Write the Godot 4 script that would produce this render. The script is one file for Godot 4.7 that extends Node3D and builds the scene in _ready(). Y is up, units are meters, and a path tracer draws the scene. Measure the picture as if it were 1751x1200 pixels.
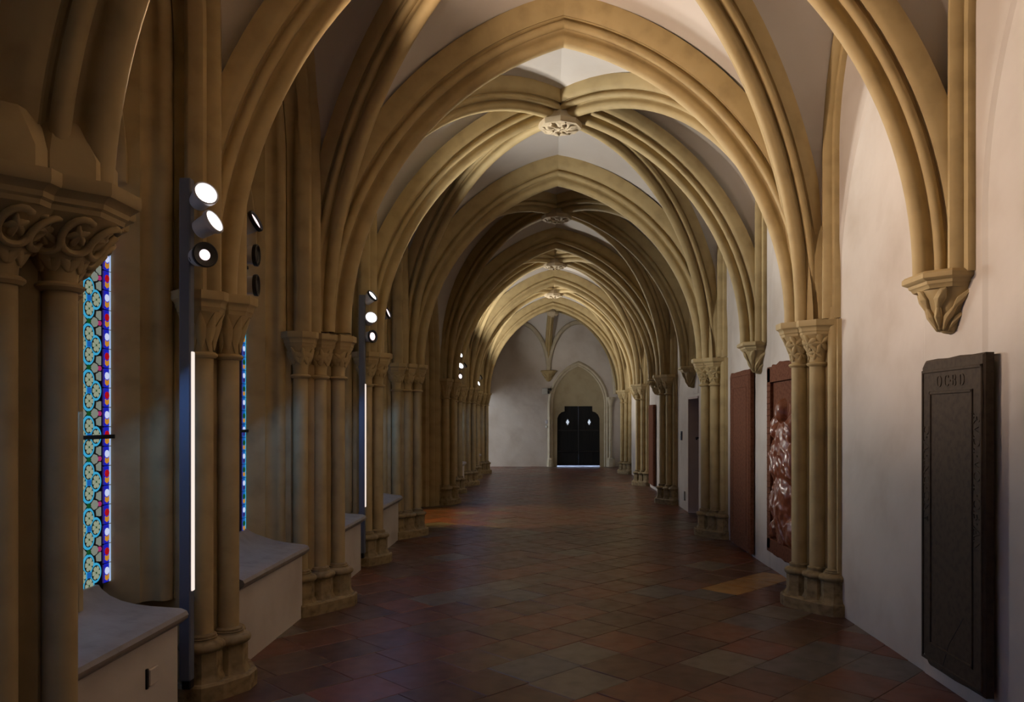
extends Node3D
# A vaulted cloister walk. x to the right, y up, the walk runs along -z. "d" is the distance from the camera along the walk.

const XL := -1.98        # face of the low wall under the windows
const XR := 2.38         # face of the right-hand wall
const XC := 0.13         # middle of the vault
const XGL := -2.42       # plane of the glass
const FAR := 26.4
const CAPY := 2.40
var A := [-1.1, 2.95, 6.85, 10.95, 15.05, 19.15, 23.25]      # piers and transverse arches
var ML := [0.9, 4.75, 8.9, 13.0, 17.1, 21.2]                 # middle piers on the left
var MR := [0.9, 4.68, 8.9, 13.0, 17.1, 21.2]                 # corbels on the right
var M := {}
var rng := RandomNumberGenerator.new()

# ------------------------------------------------------------------ mesh builder
class MB:
	var v := PackedVector3Array()
	var n := PackedVector3Array()
	var ix := PackedInt32Array()

	func grid(rows: Array, close := false, crease := 40.0) -> void:
		var m: int = rows.size()
		var last: int = m if close else m - 1
		var w: int = rows[0].size()
		var wrap: bool = rows[0][0].distance_to(rows[0][w - 1]) < 1e-5 and rows[m - 1][0].distance_to(rows[m - 1][w - 1]) < 1e-5 and w > 3
		var ns := []
		for j in last:
			var a: PackedVector3Array = rows[j]
			var b: PackedVector3Array = rows[(j + 1) % m]
			var na := PackedVector3Array()
			na.resize(w)
			for i in w:
				var i0: int = maxi(i - 1, 0)
				var i1: int = mini(i + 1, w - 1)
				if wrap and (i == 0 or i == w - 1):
					i0 = w - 2
					i1 = 1
				var t: Vector3 = a[i1] - a[i0] + b[i1] - b[i0]
				na[i] = t.cross(b[i] - a[i]).normalized()
			ns.append(na)
		var c: float = cos(deg_to_rad(crease))
		var mid: int = w / 2
		for j in last:
			var a: PackedVector3Array = rows[j]
			var b: PackedVector3Array = rows[(j + 1) % m]
			var prev: int = j - 1 if j > 0 else (last - 1 if close else -1)
			var nxt: int = j + 1 if j + 1 < last else (0 if close else -1)
			var sa: bool = prev >= 0 and ns[prev][mid].dot(ns[j][mid]) > c
			var sb: bool = nxt >= 0 and ns[nxt][mid].dot(ns[j][mid]) > c
			var base: int = v.size()
			for i in w:
				v.append(a[i])
				n.append((ns[j][i] + ns[prev][i]).normalized() if sa else ns[j][i])
			for i in w:
				v.append(b[i])
				n.append((ns[j][i] + ns[nxt][i]).normalized() if sb else ns[j][i])
			for i in w - 1:
				ix.append_array(PackedInt32Array([base + i, base + w + i, base + i + 1, base + i + 1, base + w + i, base + w + i + 1]))

	func quad(a: Vector3, b: Vector3, c: Vector3, d: Vector3) -> void:
		grid([PackedVector3Array([a, b]), PackedVector3Array([d, c])])

	func lathe(prof: Array, at: Vector3, seg := 24, crease := 35.0) -> void:
		var rows := []
		for p in prof:
			var r := PackedVector3Array()
			for i in seg + 1:
				var t: float = TAU * i / seg
				r.append(at + Vector3(cos(t) * p[0], p[1], sin(t) * p[0]))
			rows.append(r)
		grid(rows, false, crease)

	func facets(prof: Array, at: Vector3, sides := 8, turn := 0.0) -> void:      # a lathe with flat sides
		for k in sides:
			var t0: float = turn + TAU * (k - 0.5) / sides
			var t1: float = turn + TAU * (k + 0.5) / sides
			var rows := []
			for p in prof:
				rows.append(PackedVector3Array([at + Vector3(cos(t0) * p[0], p[1], sin(t0) * p[0]), at + Vector3(cos(t1) * p[0], p[1], sin(t1) * p[0])]))
			grid(rows, false, 30.0)

	func prism(poly: PackedVector2Array, xf: Transform3D, depth: float, bev := 0.0) -> void:
		var m: int = poly.size()
		var inner := PackedVector2Array()
		var area := 0.0
		for i in m:
			area += poly[i].cross(poly[(i + 1) % m])
		for i in m:
			var e0: Vector2 = (poly[i] - poly[(i + m - 1) % m]).normalized()
			var e1: Vector2 = (poly[(i + 1) % m] - poly[i]).normalized()
			var n0 := Vector2(-e0.y, e0.x) * signf(area)
			var n1 := Vector2(-e1.y, e1.x) * signf(area)
			var k: Vector2 = n0 + n1
			inner.append(poly[i] + k / maxf(0.4, 1.0 + n0.dot(n1)) * bev)
		for i in m:
			var j: int = (i + 1) % m
			var rows := [PackedVector3Array([xf * Vector3(poly[i].x, poly[i].y, 0), xf * Vector3(poly[j].x, poly[j].y, 0)]), PackedVector3Array([xf * Vector3(poly[i].x, poly[i].y, depth - bev), xf * Vector3(poly[j].x, poly[j].y, depth - bev)])]
			if bev > 0:
				rows.append(PackedVector3Array([xf * Vector3(inner[i].x, inner[i].y, depth), xf * Vector3(inner[j].x, inner[j].y, depth)]))
			grid(rows, false, 20.0)
		var tri := Geometry2D.triangulate_polygon(poly)
		if tri.is_empty():
			print("NOTRI ", poly)
		for side in 2:
			var base: int = v.size()
			var nn: Vector3 = (xf.basis * Vector3(0, 0, 1 if side else -1)).normalized()
			for i in m:
				var q: Vector2 = inner[i] if side else poly[i]
				v.append(xf * Vector3(q.x, q.y, depth if side else 0.0))
				n.append(nn)
			for t in range(0, tri.size(), 3):
				var ta: int = base + tri[t]
				var tb: int = base + tri[t + 1]
				var tc: int = base + tri[t + 2]
				if (v[tc] - v[ta]).cross(v[tb] - v[ta]).dot(nn) < 0:
					ix.append_array(PackedInt32Array([ta, tc, tb]))
				else:
					ix.append_array(PackedInt32Array([ta, tb, tc]))

	func box(c: Vector3, s: Vector3, bev := 0.0, basis := Basis()) -> void:
		var h := s / 2
		if bev <= 0:
			prism(PackedVector2Array([Vector2(-h.x, -h.y), Vector2(h.x, -h.y), Vector2(h.x, h.y), Vector2(-h.x, h.y)]), Transform3D(basis, c - basis.z * h.z), s.z, 0)
			return
		var poly := PackedVector2Array([Vector2(-h.x + bev, -h.y), Vector2(h.x - bev, -h.y), Vector2(h.x, -h.y + bev), Vector2(h.x, h.y - bev), Vector2(h.x - bev, h.y), Vector2(-h.x + bev, h.y), Vector2(-h.x, h.y - bev), Vector2(-h.x, -h.y + bev)])
		prism(poly, Transform3D(basis, c - basis.z * h.z), s.z, bev)

	func tube(pts: Array, r: float, sides := 8, caps := true) -> void:
		var rows := []
		for k in sides + 1:
			rows.append(PackedVector3Array())
		var up := Vector3(0.13, 0.97, 0.21)
		for i in pts.size():
			var t: Vector3 = (pts[mini(i + 1, pts.size() - 1)] - pts[maxi(i - 1, 0)]).normalized()
			var s: Vector3 = t.cross(up)
			if s.length() < 0.2:
				s = t.cross(Vector3(1, 0, 0))
			s = s.normalized()
			var q: Vector3 = s.cross(t)
			for k in sides + 1:
				var a: float = TAU * k / sides
				rows[k].append(pts[i] + (s * cos(a) + q * sin(a)) * r)
		grid(rows, false, 80.0)
		if caps:
			for e in [0, pts.size() - 1]:
				var ring := []
				var ctr := PackedVector3Array()
				var edge := PackedVector3Array()
				for k in sides + 1:
					edge.append(rows[k][e])
					ctr.append(pts[e])
				ring = [edge, ctr]
				grid(ring, false, 80.0)

	func done() -> ArrayMesh:
		var arr := []
		arr.resize(Mesh.ARRAY_MAX)
		arr[Mesh.ARRAY_VERTEX] = v
		arr[Mesh.ARRAY_NORMAL] = n
		arr[Mesh.ARRAY_INDEX] = ix
		var me := ArrayMesh.new()
		me.add_surface_from_arrays(Mesh.PRIMITIVE_TRIANGLES, arr)
		return me

# ------------------------------------------------------------------ nodes
var used := {}
func numbered(called: String) -> String:
	used[called] = used.get(called, -1) + 1
	return called if used[called] == 0 else "%s_%03d" % [called, used[called]]

func thing(called: String, label: String, category: String, at := Vector3.ZERO, group := "") -> Node3D:
	var o := Node3D.new()
	o.name = numbered(called)
	o.position = at
	add_child(o, true)
	o.set_meta("label", label)
	o.set_meta("category", category)
	if group:
		o.set_meta("group", group)
	return o

func part(called: String, m, mat: Material, parent: Node3D, at := Vector3.ZERO) -> MeshInstance3D:
	var o := MeshInstance3D.new()
	o.name = called
	o.mesh = m.done() if m is MB else m
	o.material_override = mat
	o.position = at
	parent.add_child(o, true)
	return o

func struct(called: String, m, mat: Material, label := "") -> Node3D:
	var o: Node3D
	if m == null:
		o = Node3D.new()
		o.name = numbered(called)
		add_child(o, true)
	else:
		o = part(numbered(called), m, mat, self)
	o.set_meta("kind", "structure")
	if label:
		o.set_meta("label", label)
	return o

func W(x: float, y: float, d: float) -> Vector3:
	return Vector3(x, y, -d)

# ------------------------------------------------------------------ materials
func noise_tex(seed_: int, freq: float, ramp: Array, size := 512, oct := 5) -> NoiseTexture2D:
	var f := FastNoiseLite.new()
	f.seed = seed_
	f.noise_type = FastNoiseLite.TYPE_SIMPLEX_SMOOTH
	f.frequency = freq
	f.fractal_octaves = oct
	var t := NoiseTexture2D.new()
	t.width = size
	t.height = size
	t.seamless = true
	t.noise = f
	var g := Gradient.new()
	g.offsets = PackedFloat32Array([0.0, 0.5, 1.0])
	g.colors = PackedColorArray(ramp)
	t.color_ramp = g
	return t

func grey(a: float) -> Color:
	return Color(a, a, a)

func mat(called: String, c: Color, rough := 0.8, tex: Texture2D = null, scale := 0.7, bump: Texture2D = null, bump_cm := 0.2) -> StandardMaterial3D:
	var m := StandardMaterial3D.new()
	m.resource_name = called
	m.albedo_color = c
	m.roughness = rough
	m.cull_mode = BaseMaterial3D.CULL_DISABLED
	if tex or bump:
		m.uv1_triplanar = true
		m.uv1_world_triplanar = true
		m.uv1_scale = Vector3.ONE * scale
	if tex:
		m.albedo_texture = tex
	if bump:
		m.heightmap_enabled = true
		m.heightmap_texture = bump
		m.heightmap_scale = bump_cm
	M[called] = m
	return m

func glow(called: String, c: Color, e: float) -> StandardMaterial3D:
	var m := StandardMaterial3D.new()
	m.resource_name = called
	m.albedo_color = Color(0.02, 0.02, 0.02)
	m.roughness = 0.4
	m.emission_enabled = true
	m.emission = c
	m.emission_energy_multiplier = e
	m.cull_mode = BaseMaterial3D.CULL_DISABLED
	M[called] = m
	return m

func materials() -> void:
	var stone_t := noise_tex(3, 0.012, [Color(0.84, 0.82, 0.79), Color(0.97, 0.96, 0.94), Color(1, 1, 1)])
	var fine := noise_tex(5, 0.05, [grey(0.2), grey(0.5), grey(0.8)])
	var lumps := noise_tex(8, 0.008, [grey(0.0), grey(0.5), grey(1.0)], 512, 4)
	var plaster_t := noise_tex(11, 0.006, [Color(0.90, 0.88, 0.86), Color(0.97, 0.965, 0.96), Color(1, 1, 1)], 512, 6)
	mat("stone", Color(0.69, 0.61, 0.44), 0.75, stone_t, 0.6, fine, 0.12)
	mat("base_stone", Color(0.60, 0.53, 0.39), 0.8, noise_tex(21, 0.03, [Color(0.6, 0.56, 0.5), Color(0.92, 0.9, 0.86), Color(1, 1, 1)]), 0.8, fine, 0.3)
	mat("boss_stone", Color(0.74, 0.68, 0.58), 0.8, stone_t, 0.6, fine, 0.12)
	mat("plaster", Color(0.78, 0.75, 0.72), 0.9, plaster_t, 0.35, lumps, 0.9)
	mat("vault_plaster", Color(0.80, 0.775, 0.75), 0.92, plaster_t, 0.25, lumps, 0.3)
	mat("sill_stone", Color(0.58, 0.55, 0.52), 0.5, stone_t, 0.9, fine, 0.15)
	var wear := noise_tex(31, 0.012, [Color(0.80, 0.79, 0.79), Color(0.95, 0.94, 0.93), Color(1, 1, 1)], 512, 6)
	var rub := noise_tex(37, 0.010, [grey(0.62), grey(0.75), grey(0.95)], 512, 4)
	var tones := [Color(0.41, 0.25, 0.18), Color(0.36, 0.22, 0.17), Color(0.44, 0.25, 0.17), Color(0.38, 0.28, 0.21), Color(0.33, 0.22, 0.17), Color(0.42, 0.38, 0.33), Color(0.36, 0.34, 0.33), Color(0.66, 0.50, 0.27)]
	for k in tones.size():
		var m := mat("tile_%d" % k, tones[k], 0.45, wear, 0.9)
		m.roughness_texture = rub
	mat("mortar", Color(0.56, 0.50, 0.46), 0.7, wear, 1.5)
	var spots := noise_tex(41, 0.03, [Color(0.75, 0.71, 0.68), Color(0.93, 0.92, 0.90), Color(1, 1, 1)], 512, 5)
	mat("dark_slab", Color(0.27, 0.22, 0.165), 0.85, spots, 1.2, fine, 0.06)
	mat("red_slab", Color(0.45, 0.29, 0.22), 0.9, spots, 1.5, fine, 0.06).metallic_specular = 0.2
	var rm := mat("red_marble", Color(0.50, 0.27, 0.16), 0.36, spots, 2.0, fine, 0.1)
	rm.clearcoat_enabled = true
	rm.clearcoat = 0.2
	rm.clearcoat_roughness = 0.12
	mat("black_wood", Color(0.03, 0.028, 0.026), 0.9, wear, 3.0)
	mat("black_iron", Color(0.03, 0.03, 0.03), 0.5)
	mat("alloy", Color(0.36, 0.38, 0.44), 0.5)
	mat("lamp_grey", Color(0.72, 0.72, 0.75), 0.45)
	mat("lamp_dark", Color(0.06, 0.055, 0.055), 0.5)
	mat("white_plastic", Color(0.72, 0.72, 0.70), 0.5)
	mat("lead", Color(0.02, 0.02, 0.022), 0.6)
	mat("reveal", Color(0.74, 0.67, 0.65), 0.9, plaster_t, 0.6, lumps, 0.6)
	mat("tympanum", Color(0.62, 0.57, 0.46), 0.9, plaster_t, 0.6, lumps, 0.5)
	mat("pale_stone", Color(0.72, 0.68, 0.60), 0.8, stone_t, 0.6, fine, 0.12)
	mat("pavement", Color(0.75, 0.76, 0.78), 0.9)
	glow("lens_bright", Color(1.0, 0.97, 0.95), 6.0)
	glow("lens_mid", Color(1.0, 0.90, 0.90), 2.2)
	glow("strip_glow", Color(1.0, 0.93, 0.88), 1.3)
	# stained glass: pieces lit by the day behind them
	glow("glass_rosette", Color(0.66, 0.70, 0.60), 0.85)
	glow("glass_ring", Color(0.25, 0.70, 0.88), 0.95)
	glow("glass_square", Color(0.10, 0.42, 0.80), 0.8)
	glow("glass_green", Color(0.10, 0.38, 0.16), 0.6)
	glow("glass_grisaille", Color(0.64, 0.67, 0.62), 0.65)
	glow("glass_pink", Color(0.80, 0.22, 0.50), 0.7)
	glow("glass_blue", Color(0.10, 0.14, 0.80), 0.85)
	glow("glass_white", Color(0.84, 0.87, 1.0), 1.05)
	glow("glass_red", Color(0.74, 0.04, 0.08), 0.9)
	glow("glass_amber", Color(0.85, 0.58, 0.16), 0.9)
	glow("glass_violet", Color(0.30, 0.22, 0.62), 0.5)
	glow("glass_edge", Color(0.72, 0.82, 0.98), 0.95)

# ------------------------------------------------------------------ lights
func area(called: String, at: Vector3, towards: Vector3, size: Vector2, c: Color, e: float) -> void:
	var l := AreaLight3D.new()
	l.name = called
	l.area_size = size
	l.light_color = c
	l.light_energy = e
	l.area_range = 40.0
	l.area_attenuation = 2.0
	l.area_normalize_energy = true
	l.shadow_enabled = true
	add_child(l, true)
	l.look_at_from_position(at, at + towards, Vector3.UP)

func spot(at: Vector3, towards: Vector3, c: Color, e: float, cone := 42.0) -> void:
	var l := SpotLight3D.new()
	l.name = "spot_beam"
	l.light_color = c
	l.light_energy = e
	l.spot_angle = cone
	l.spot_angle_attenuation = 0.55
	l.spot_range = 40.0
	l.spot_attenuation = 2.0
	l.light_size = 0.05
	l.shadow_enabled = true
	add_child(l, true)
	l.look_at_from_position(at, at + towards, Vector3.UP if absf(towards.normalized().y) < 0.95 else Vector3.RIGHT)

const WARM := Color(1.0, 0.88, 0.77)
const NEUTRAL := Color(1.0, 0.98, 0.94)
const DAY := Color(0.45, 0.68, 1.0)

func camera_and_light() -> void:
	var cam := Camera3D.new()
	cam.name = "camera"
	cam.projection = Camera3D.PROJECTION_FRUSTUM
	cam.near = 0.05
	cam.far = 200.0
	cam.size = 0.05 * 1200.0 / 1362.0
	cam.frustum_offset = Vector2((875.5 - 938.0) / 1362.0, (715.0 - 600.0) / 1362.0) * 0.05
	cam.position = Vector3(0, 1.6, 0)
	add_child(cam)
	cam.current = true
	var e := Environment.new()
	e.background_mode = Environment.BG_SKY
	var s := Sky.new()
	var sm := ProceduralSkyMaterial.new()
	sm.sky_top_color = Color(0.66, 0.76, 0.94)
	sm.sky_horizon_color = Color(0.80, 0.86, 0.98)
	sm.ground_horizon_color = Color(0.62, 0.64, 0.66)
	sm.ground_bottom_color = Color(0.40, 0.40, 0.38)
	s.sky_material = sm
	e.sky = s
	e.background_energy_multiplier = 4.0
	e.tonemap_mode = Environment.TONE_MAPPER_LINEAR
	e.tonemap_exposure = 0.77
	e.sdfgi_enabled = true
	e.ssao_enabled = true
	e.ssil_enabled = true
	var we := WorldEnvironment.new()
	we.name = "environment"
	we.environment = e
	add_child(we)
	# daylight through the stained glass (one light in front of each window) and from the wing beyond the corner
	for b in [0, 1, 2, 4, 5]:
		for h in [[A[b], ML[b]], [ML[b], A[b + 1]]]:
			area("window_daylight", W(-2.34, 1.6, (h[0] + h[1]) / 2), Vector3(1, -1.2, 0), Vector2(0.85, 1.6), DAY, 0.85)
	area("wing_daylight", W(-5.9, 2.6, 24.9), Vector3(1, 0, 0), Vector2(2.4, 4.2), Color(0.95, 0.98, 1.0), 27.0)

func _ready() -> void:
	rng.seed = 7
	materials()
	camera_and_light()
	floor_tiles()
	walls()
	vaults()
	far_end()
	for k in A.size():
		if k == 0:
			continue
		left_pier(k)
		right_pier(k)
	for k in ML.size():
		if k != 3:
			middle_pier(k)
		corbel(k)
	windows()
	bosses()
	slabs()
	side_door()
	poles()

# ------------------------------------------------------------------ floor
func floor_tiles() -> void:
	var fl := struct("floor", null, null, "worn floor of red and grey stone tiles laid diagonally")
	var bed := MB.new()
	bed.box(W(-1.6, -0.1045, 8.8), Vector3(9.6, 0.2, 36.4))
	part("mortar_bed", bed, M["mortar"], fl)
	var lens := [0.34, 0.40, 0.47]
	var shared := []
	for l in lens:
		var mb := MB.new()
		var p := PackedVector2Array([Vector2(-l / 2 + 0.003, -0.197), Vector2(l / 2 - 0.003, -0.197), Vector2(l / 2 - 0.003, 0.197), Vector2(-l / 2 + 0.003, 0.197)])
		mb.prism(p, Transform3D(Basis(Vector3.RIGHT, -PI / 2), Vector3(0, -0.04, 0)), 0.04, 0.003)
		shared.append(mb.done())
	var near := []
	var rest := []
	var q := sqrt(0.5)
	for row in range(-22, 80):
		var run := -12.0 + rng.randf() * 0.3
		while run < 24.0:
			var r := rng.randf()
			var li := 1 if r < 0.6 else (0 if r < 0.8 else 2)
			var l: float = lens[li]
			# rows run along (+x, +d) at 45 degrees; this row lies at (row * 0.4) across
			var a: float = run + l / 2
			var b: float = row * 0.4
			run += l
			var x := (a - b) * q - 0.05
			var d := (a + b) * q + 0.08
			if x < -6.2 or x > 2.6 or d < -1.4 or d > FAR + 0.2:
				continue
			if x < -2.3 and not (d > 23.0 or (d > 11.2 and d < 14.8)):
				continue
			var t := rng.randf()
			var mi := 0
			if t < 0.24: mi = 0
			elif t < 0.46: mi = 1
			elif t < 0.60: mi = 2
			elif t < 0.74: mi = 3
			elif t < 0.92: mi = 4
			elif t < 0.965: mi = 5
			else: mi = 6
			if absf(x - 2.0) < 0.34 and absf(d - 7.75) < 0.3:
				mi = 7
			var xf := Transform3D(Basis(Vector3.UP, PI / 4) * Basis(Vector3(1, 0, 0), rng.randfn(0, 0.0022)) * Basis(Vector3(0, 0, 1), rng.randfn(0, 0.0022)), W(x, rng.randfn(0, 0.0009), d))
			var seen: bool = d > 2.5 and 938 + x * 1362 / d > -60 and 938 + x * 1362 / d < 1810 and 715 + 1.6 * 1362 / d < 1260 and x > -2.0 and x < 2.4
			if seen:
				near.append([d, li, mi, xf])
			else:
				rest.append([d, li, mi, xf])
	near.sort_custom(func(s, t): return s[0] < t[0])
	for k in near.size():
		if k < 300:
			var o := part("tile", shared[near[k][1]], M["tile_%d" % near[k][2]], fl)
			o.transform = near[k][3]
		else:
			rest.append(near[k])
	var joined := {}
	for e in rest:
		if not joined.has(e[2]):
			joined[e[2]] = SurfaceTool.new()
			joined[e[2]].begin(Mesh.PRIMITIVE_TRIANGLES)
		joined[e[2]].append_from(shared[e[1]], 0, e[3])
	var me := ArrayMesh.new()
	for k in joined:
		joined[k].commit(me)
		me.surface_set_material(me.get_surface_count() - 1, M["tile_%d" % k])
	var far_o := part("distant_tiles", me, null, fl)
	far_o.set_meta("kind", "stuff")

# ------------------------------------------------------------------ walls
func lancet(zc: float, hw: float, y0: float, hs: float, ya: float, w: float, nseg := 14) -> PackedVector2Array:   # (d, y) path inset by w
	var h := ya - hs
	var R := (hw * hw + h * h) / (2 * hw)
	var out := PackedVector2Array()
	var te := acos((R - hw) / (R - w))
	out.append(Vector2(zc - hw + w, y0))
	for i in nseg + 1:
		var t: float = te * i / nseg
		out.append(Vector2(zc - hw + R - (R - w) * cos(t), hs + (R - w) * sin(t)))
	for i in range(nseg, -1, -1):
		var t: float = te * i / nseg
		out.append(Vector2(zc + hw - R + (R - w) * cos(t), hs + (R - w) * sin(t)))
	out.append(Vector2(zc + hw - w, y0))
	return out

func lancet_sweep(mb: MB, prof: Array, zc: float, hw: float, y0: float, hs: float, ya: float) -> void:   # prof: (inset, x)
	for half in 2:
		var rows := []
		for p in prof:
			var path := lancet(zc, hw, y0, hs, ya, p[0])
			var r := PackedVector3Array()
			var m: int = path.size() / 2
			for i in m:
				var q: Vector2 = path[i + half * m]
				r.append(W(p[1], q.y, q.x))
			rows.append(r)
		mb.grid(rows, false, 40.0)

func lancet_wall(mb: MB, x: float, d0: float, d1: float, zc: float, hw: float, y0: float, hs: float, ya: float, top: float, back := 0.0, slope := 0.0) -> void:
	var path := lancet(zc, hw, y0, hs, ya, 0)
	for s in [[d0, zc - hw], [zc + hw, d1]]:
		if s[1] - s[0] > 0.001:
			mb.quad(W(x, y0, s[0]), W(x, y0, s[1]), W(x, top, s[1]), W(x, top, s[0]))
	var lo := PackedVector3Array()
	var hi := PackedVector3Array()
	var lb := PackedVector3Array()
	for p in path:
		lo.append(W(x, p.y, p.x))
		hi.append(W(x, top, p.x))
	for p in lancet(zc, hw, y0, hs, ya, slope):
		lb.append(W(x + back, p.y, p.x))
	mb.grid([lo.slice(1, -1), hi.slice(1, -1)])
	if back != 0.0:
		mb.grid([lo, lb])

func walls() -> void:
	# right wall, with the recess of the side door
	var wr := MB.new()
	for s in [[-9.0, 12.62], [13.5, FAR + 0.4]]:
		wr.box(W(XR + 0.3, 3.0, (s[0] + s[1]) / 2), Vector3(0.6, 6.4, s[1] - s[0]))
	wr.box(W(XR + 0.3, 4.075, 13.06), Vector3(0.6, 4.25, 0.9))
	var r := struct("wall_right", wr, M["plaster"], "white plastered wall along the right of the cloister")
	var plate := MB.new()
	for b in 6:
		for h in [[A[b], MR[b]], [MR[b], A[b + 1]]]:
			var zc: float = (h[0] + h[1]) / 2
			lancet_wall(plate, XR - 0.012, h[0], h[1], zc, (h[1] - h[0]) / 2 - 0.33, 2.0 if b == 3 else 0.0, 2.7, 4.1, 5.7, 0.016, 0.05)
	part("plaster_arch", plate, M["plaster"], r)
	# left wall: the wall above and between the windows, low wall, sills
	var wl := MB.new()
	var low := MB.new()
	for b in 6:
		if b == 3:
			continue
		for h in [[A[b], ML[b]], [ML[b], A[b + 1]]]:
			var zc: float = (h[0] + h[1]) / 2
			var wz := window_span(h[0], h[1], h[0] == A[b])
			lancet_wall(wl, -2.02, h[0], h[1], wz.x, wz.y, 0.0, 3.7, 5.0, 6.2, -0.45)
			var ds := dado_span(h[0], h[1], h[0] == A[b])
			low.box(W(XL - 0.25, 0.26, (ds.x + ds.y) / 2), Vector3(0.5, 0.53, ds.y - ds.x))
	wl.box(W(-2.75, 3.1, 1.15), Vector3(0.3, 6.4, 20.1))
	wl.box(W(-2.75, 3.1, 19.1), Vector3(0.3, 6.4, 8.2))
	struct("wall_left", wl, M["stone"], "moulded stone window wall along the left of the cloister")
	struct("wall_low", low, M["plaster"], "low plastered wall under the stained glass windows")
	# the opening in the left wall between the third and fourth piers, with the chamber behind it
	var op := MB.new()
	lancet_wall(op, -2.02, A[3], A[4], 13.0, 1.62, 0.0, 2.4, 4.75, 6.2, -0.05)
	var prof := [[-0.02, -2.0], [0.02, -2.0], [0.05, -2.03], [0.06, -2.08], [0.09, -2.09], [0.13, -2.08], [0.15, -2.12], [0.14, -2.17], [0.17, -2.2], [0.21, -2.18], [0.24, -2.22], [0.23, -2.28], [0.26, -2.30], [0.30, -2.29], [0.33, -2.33], [0.32, -2.5]]
	lancet_sweep(op, prof, 13.0, 1.62, 0.0, 2.4, 4.75)
	struct("wall_opening", op, M["stone"], "deep moulded opening in the left wall between windows")
	var ch := MB.new()
	ch.box(W(-4.3, 2.5, 11.0), Vector3(3.6, 5.4, 0.2))
	ch.box(W(-4.3, 2.5, 15.0), Vector3(3.6, 5.4, 0.2))
	ch.box(W(-6.1, 2.5, 13.0), Vector3(0.2, 5.4, 4.2))
	ch.box(W(-4.3, 5.1, 13.0), Vector3(3.8, 0.2, 4.2))
	struct("wall_chamber", ch, M["plaster"], "plastered chamber behind the opening in the left wall")
	var bk := MB.new()
	bk.box(W(0.1, 3, -9.0), Vector3(6.0, 6.4, 0.3))
	struct("wall_behind", bk, M["plaster"], "plastered wall closing the walk behind the viewpoint")
	var roof := MB.new()
	roof.box(W(-1.8, 6.35, 8.9), Vector3(10.4, 0.3, 36.4))
	struct("ceiling_slab", roof, M["plaster"], "slab over the vaults")

# ------------------------------------------------------------------ vault
func arc_pt(S: Vector3, E: Vector3, s: float, off: float, stop := 0.0, lat := 0.0) -> Vector3:
	var flat := Vector3(E.x - S.x, 0, E.z - S.z)
	var a := flat.length()
	var dir := flat / a
	var h := E.y - S.y
	var R := (a * a + h * h) / (2 * a)
	var te := acos(clampf((R - a + stop) / (R + off), -1, 1))
	var t := te * s
	return S + dir * (R - (R + off) * cos(t)) + Vector3.UP * (R + off) * sin(t) + dir.cross(Vector3.UP) * lat

func rib_profile(k: float) -> Array:
	var half := []
	for i in 8:
		var t := deg_to_rad(115.0) * i / 7
		half.append([0.06 * sin(t), 0.06 - 0.06 * cos(t)])
	half.append([0.046, 0.108])
	half.append([0.047, 0.122])
	half.append([0.056, 0.134])
	for i in 7:
		var t := deg_to_rad(-110.0 + 190.0 * i / 6)
		half.append([0.098 + 0.036 * cos(t), 0.147 + 0.036 * sin(t)])
	half.append([0.104, 0.198])
	half.append([0.116, 0.206])
	half.append([0.140, 0.200])
	half.append([0.154, 0.216])
	half.append([0.178, 0.25])
	half.append([0.185, 0.37])
	var out := []
	for i in range(half.size() - 1, 0, -1):
		out.append([-half[i][0] * k, half[i][1] * k])
	for p in half:
		out.append([p[0] * k, p[1] * k])
	return out

func rib(mb: MB, S: Vector3, E: Vector3, k: float, stop := 0.0, seg := 30) -> void:
	var rows := []
	for p in rib_profile(k):
		var r := PackedVector3Array()
		for i in seg + 1:
			r.append(arc_pt(S, E, float(i) / seg, p[1], stop, p[0]))
		rows.append(r)
	mb.grid(rows, false, 42.0)

func wall_pt(x: float, d_foot: float, d_top: float, y0: float, hs: float, ya: float, f: float) -> Vector3:   # point at height fraction f on a stilted half arch lying on a wall
	var y := lerpf(y0, ya, f)
	if y <= hs:
		return W(x, y, d_foot)
	var a := absf(d_top - d_foot)
	var h := ya - hs
	var R := (a * a + h * h) / (2 * a)
	var t := asin(clampf((y - hs) / R, 0, 1))
	return W(x, y, d_foot + signf(d_top - d_foot) * R * (1 - cos(t)))

func web(mb: MB, fa: Callable, fb: Callable) -> void:
	var n := 22
	var rows := []
	for k in 9:
		var r := PackedVector3Array()
		for i in n + 1:
			var s := float(i) / n
			var a: Vector3 = fa.call(s)
			var b: Vector3 = fb.call(s)
			var u := k / 8.0
			r.append(a.lerp(b, u) + Vector3.UP * 0.10 * sin(PI * u) * s)
		rows.append(r)
	mb.grid(rows, false, 60.0)

const ORD := ["first", "first", "second", "third", "fourth", "fifth", "sixth"]

func capy(side: int) -> float:
	return 2.41 if side > 0 else 2.33

func arch_foot(k: int, side: int) -> Vector3:
	return W(2.03 if side > 0 else (-1.62 if k == 1 else -1.70), capy(side), A[k])

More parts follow.
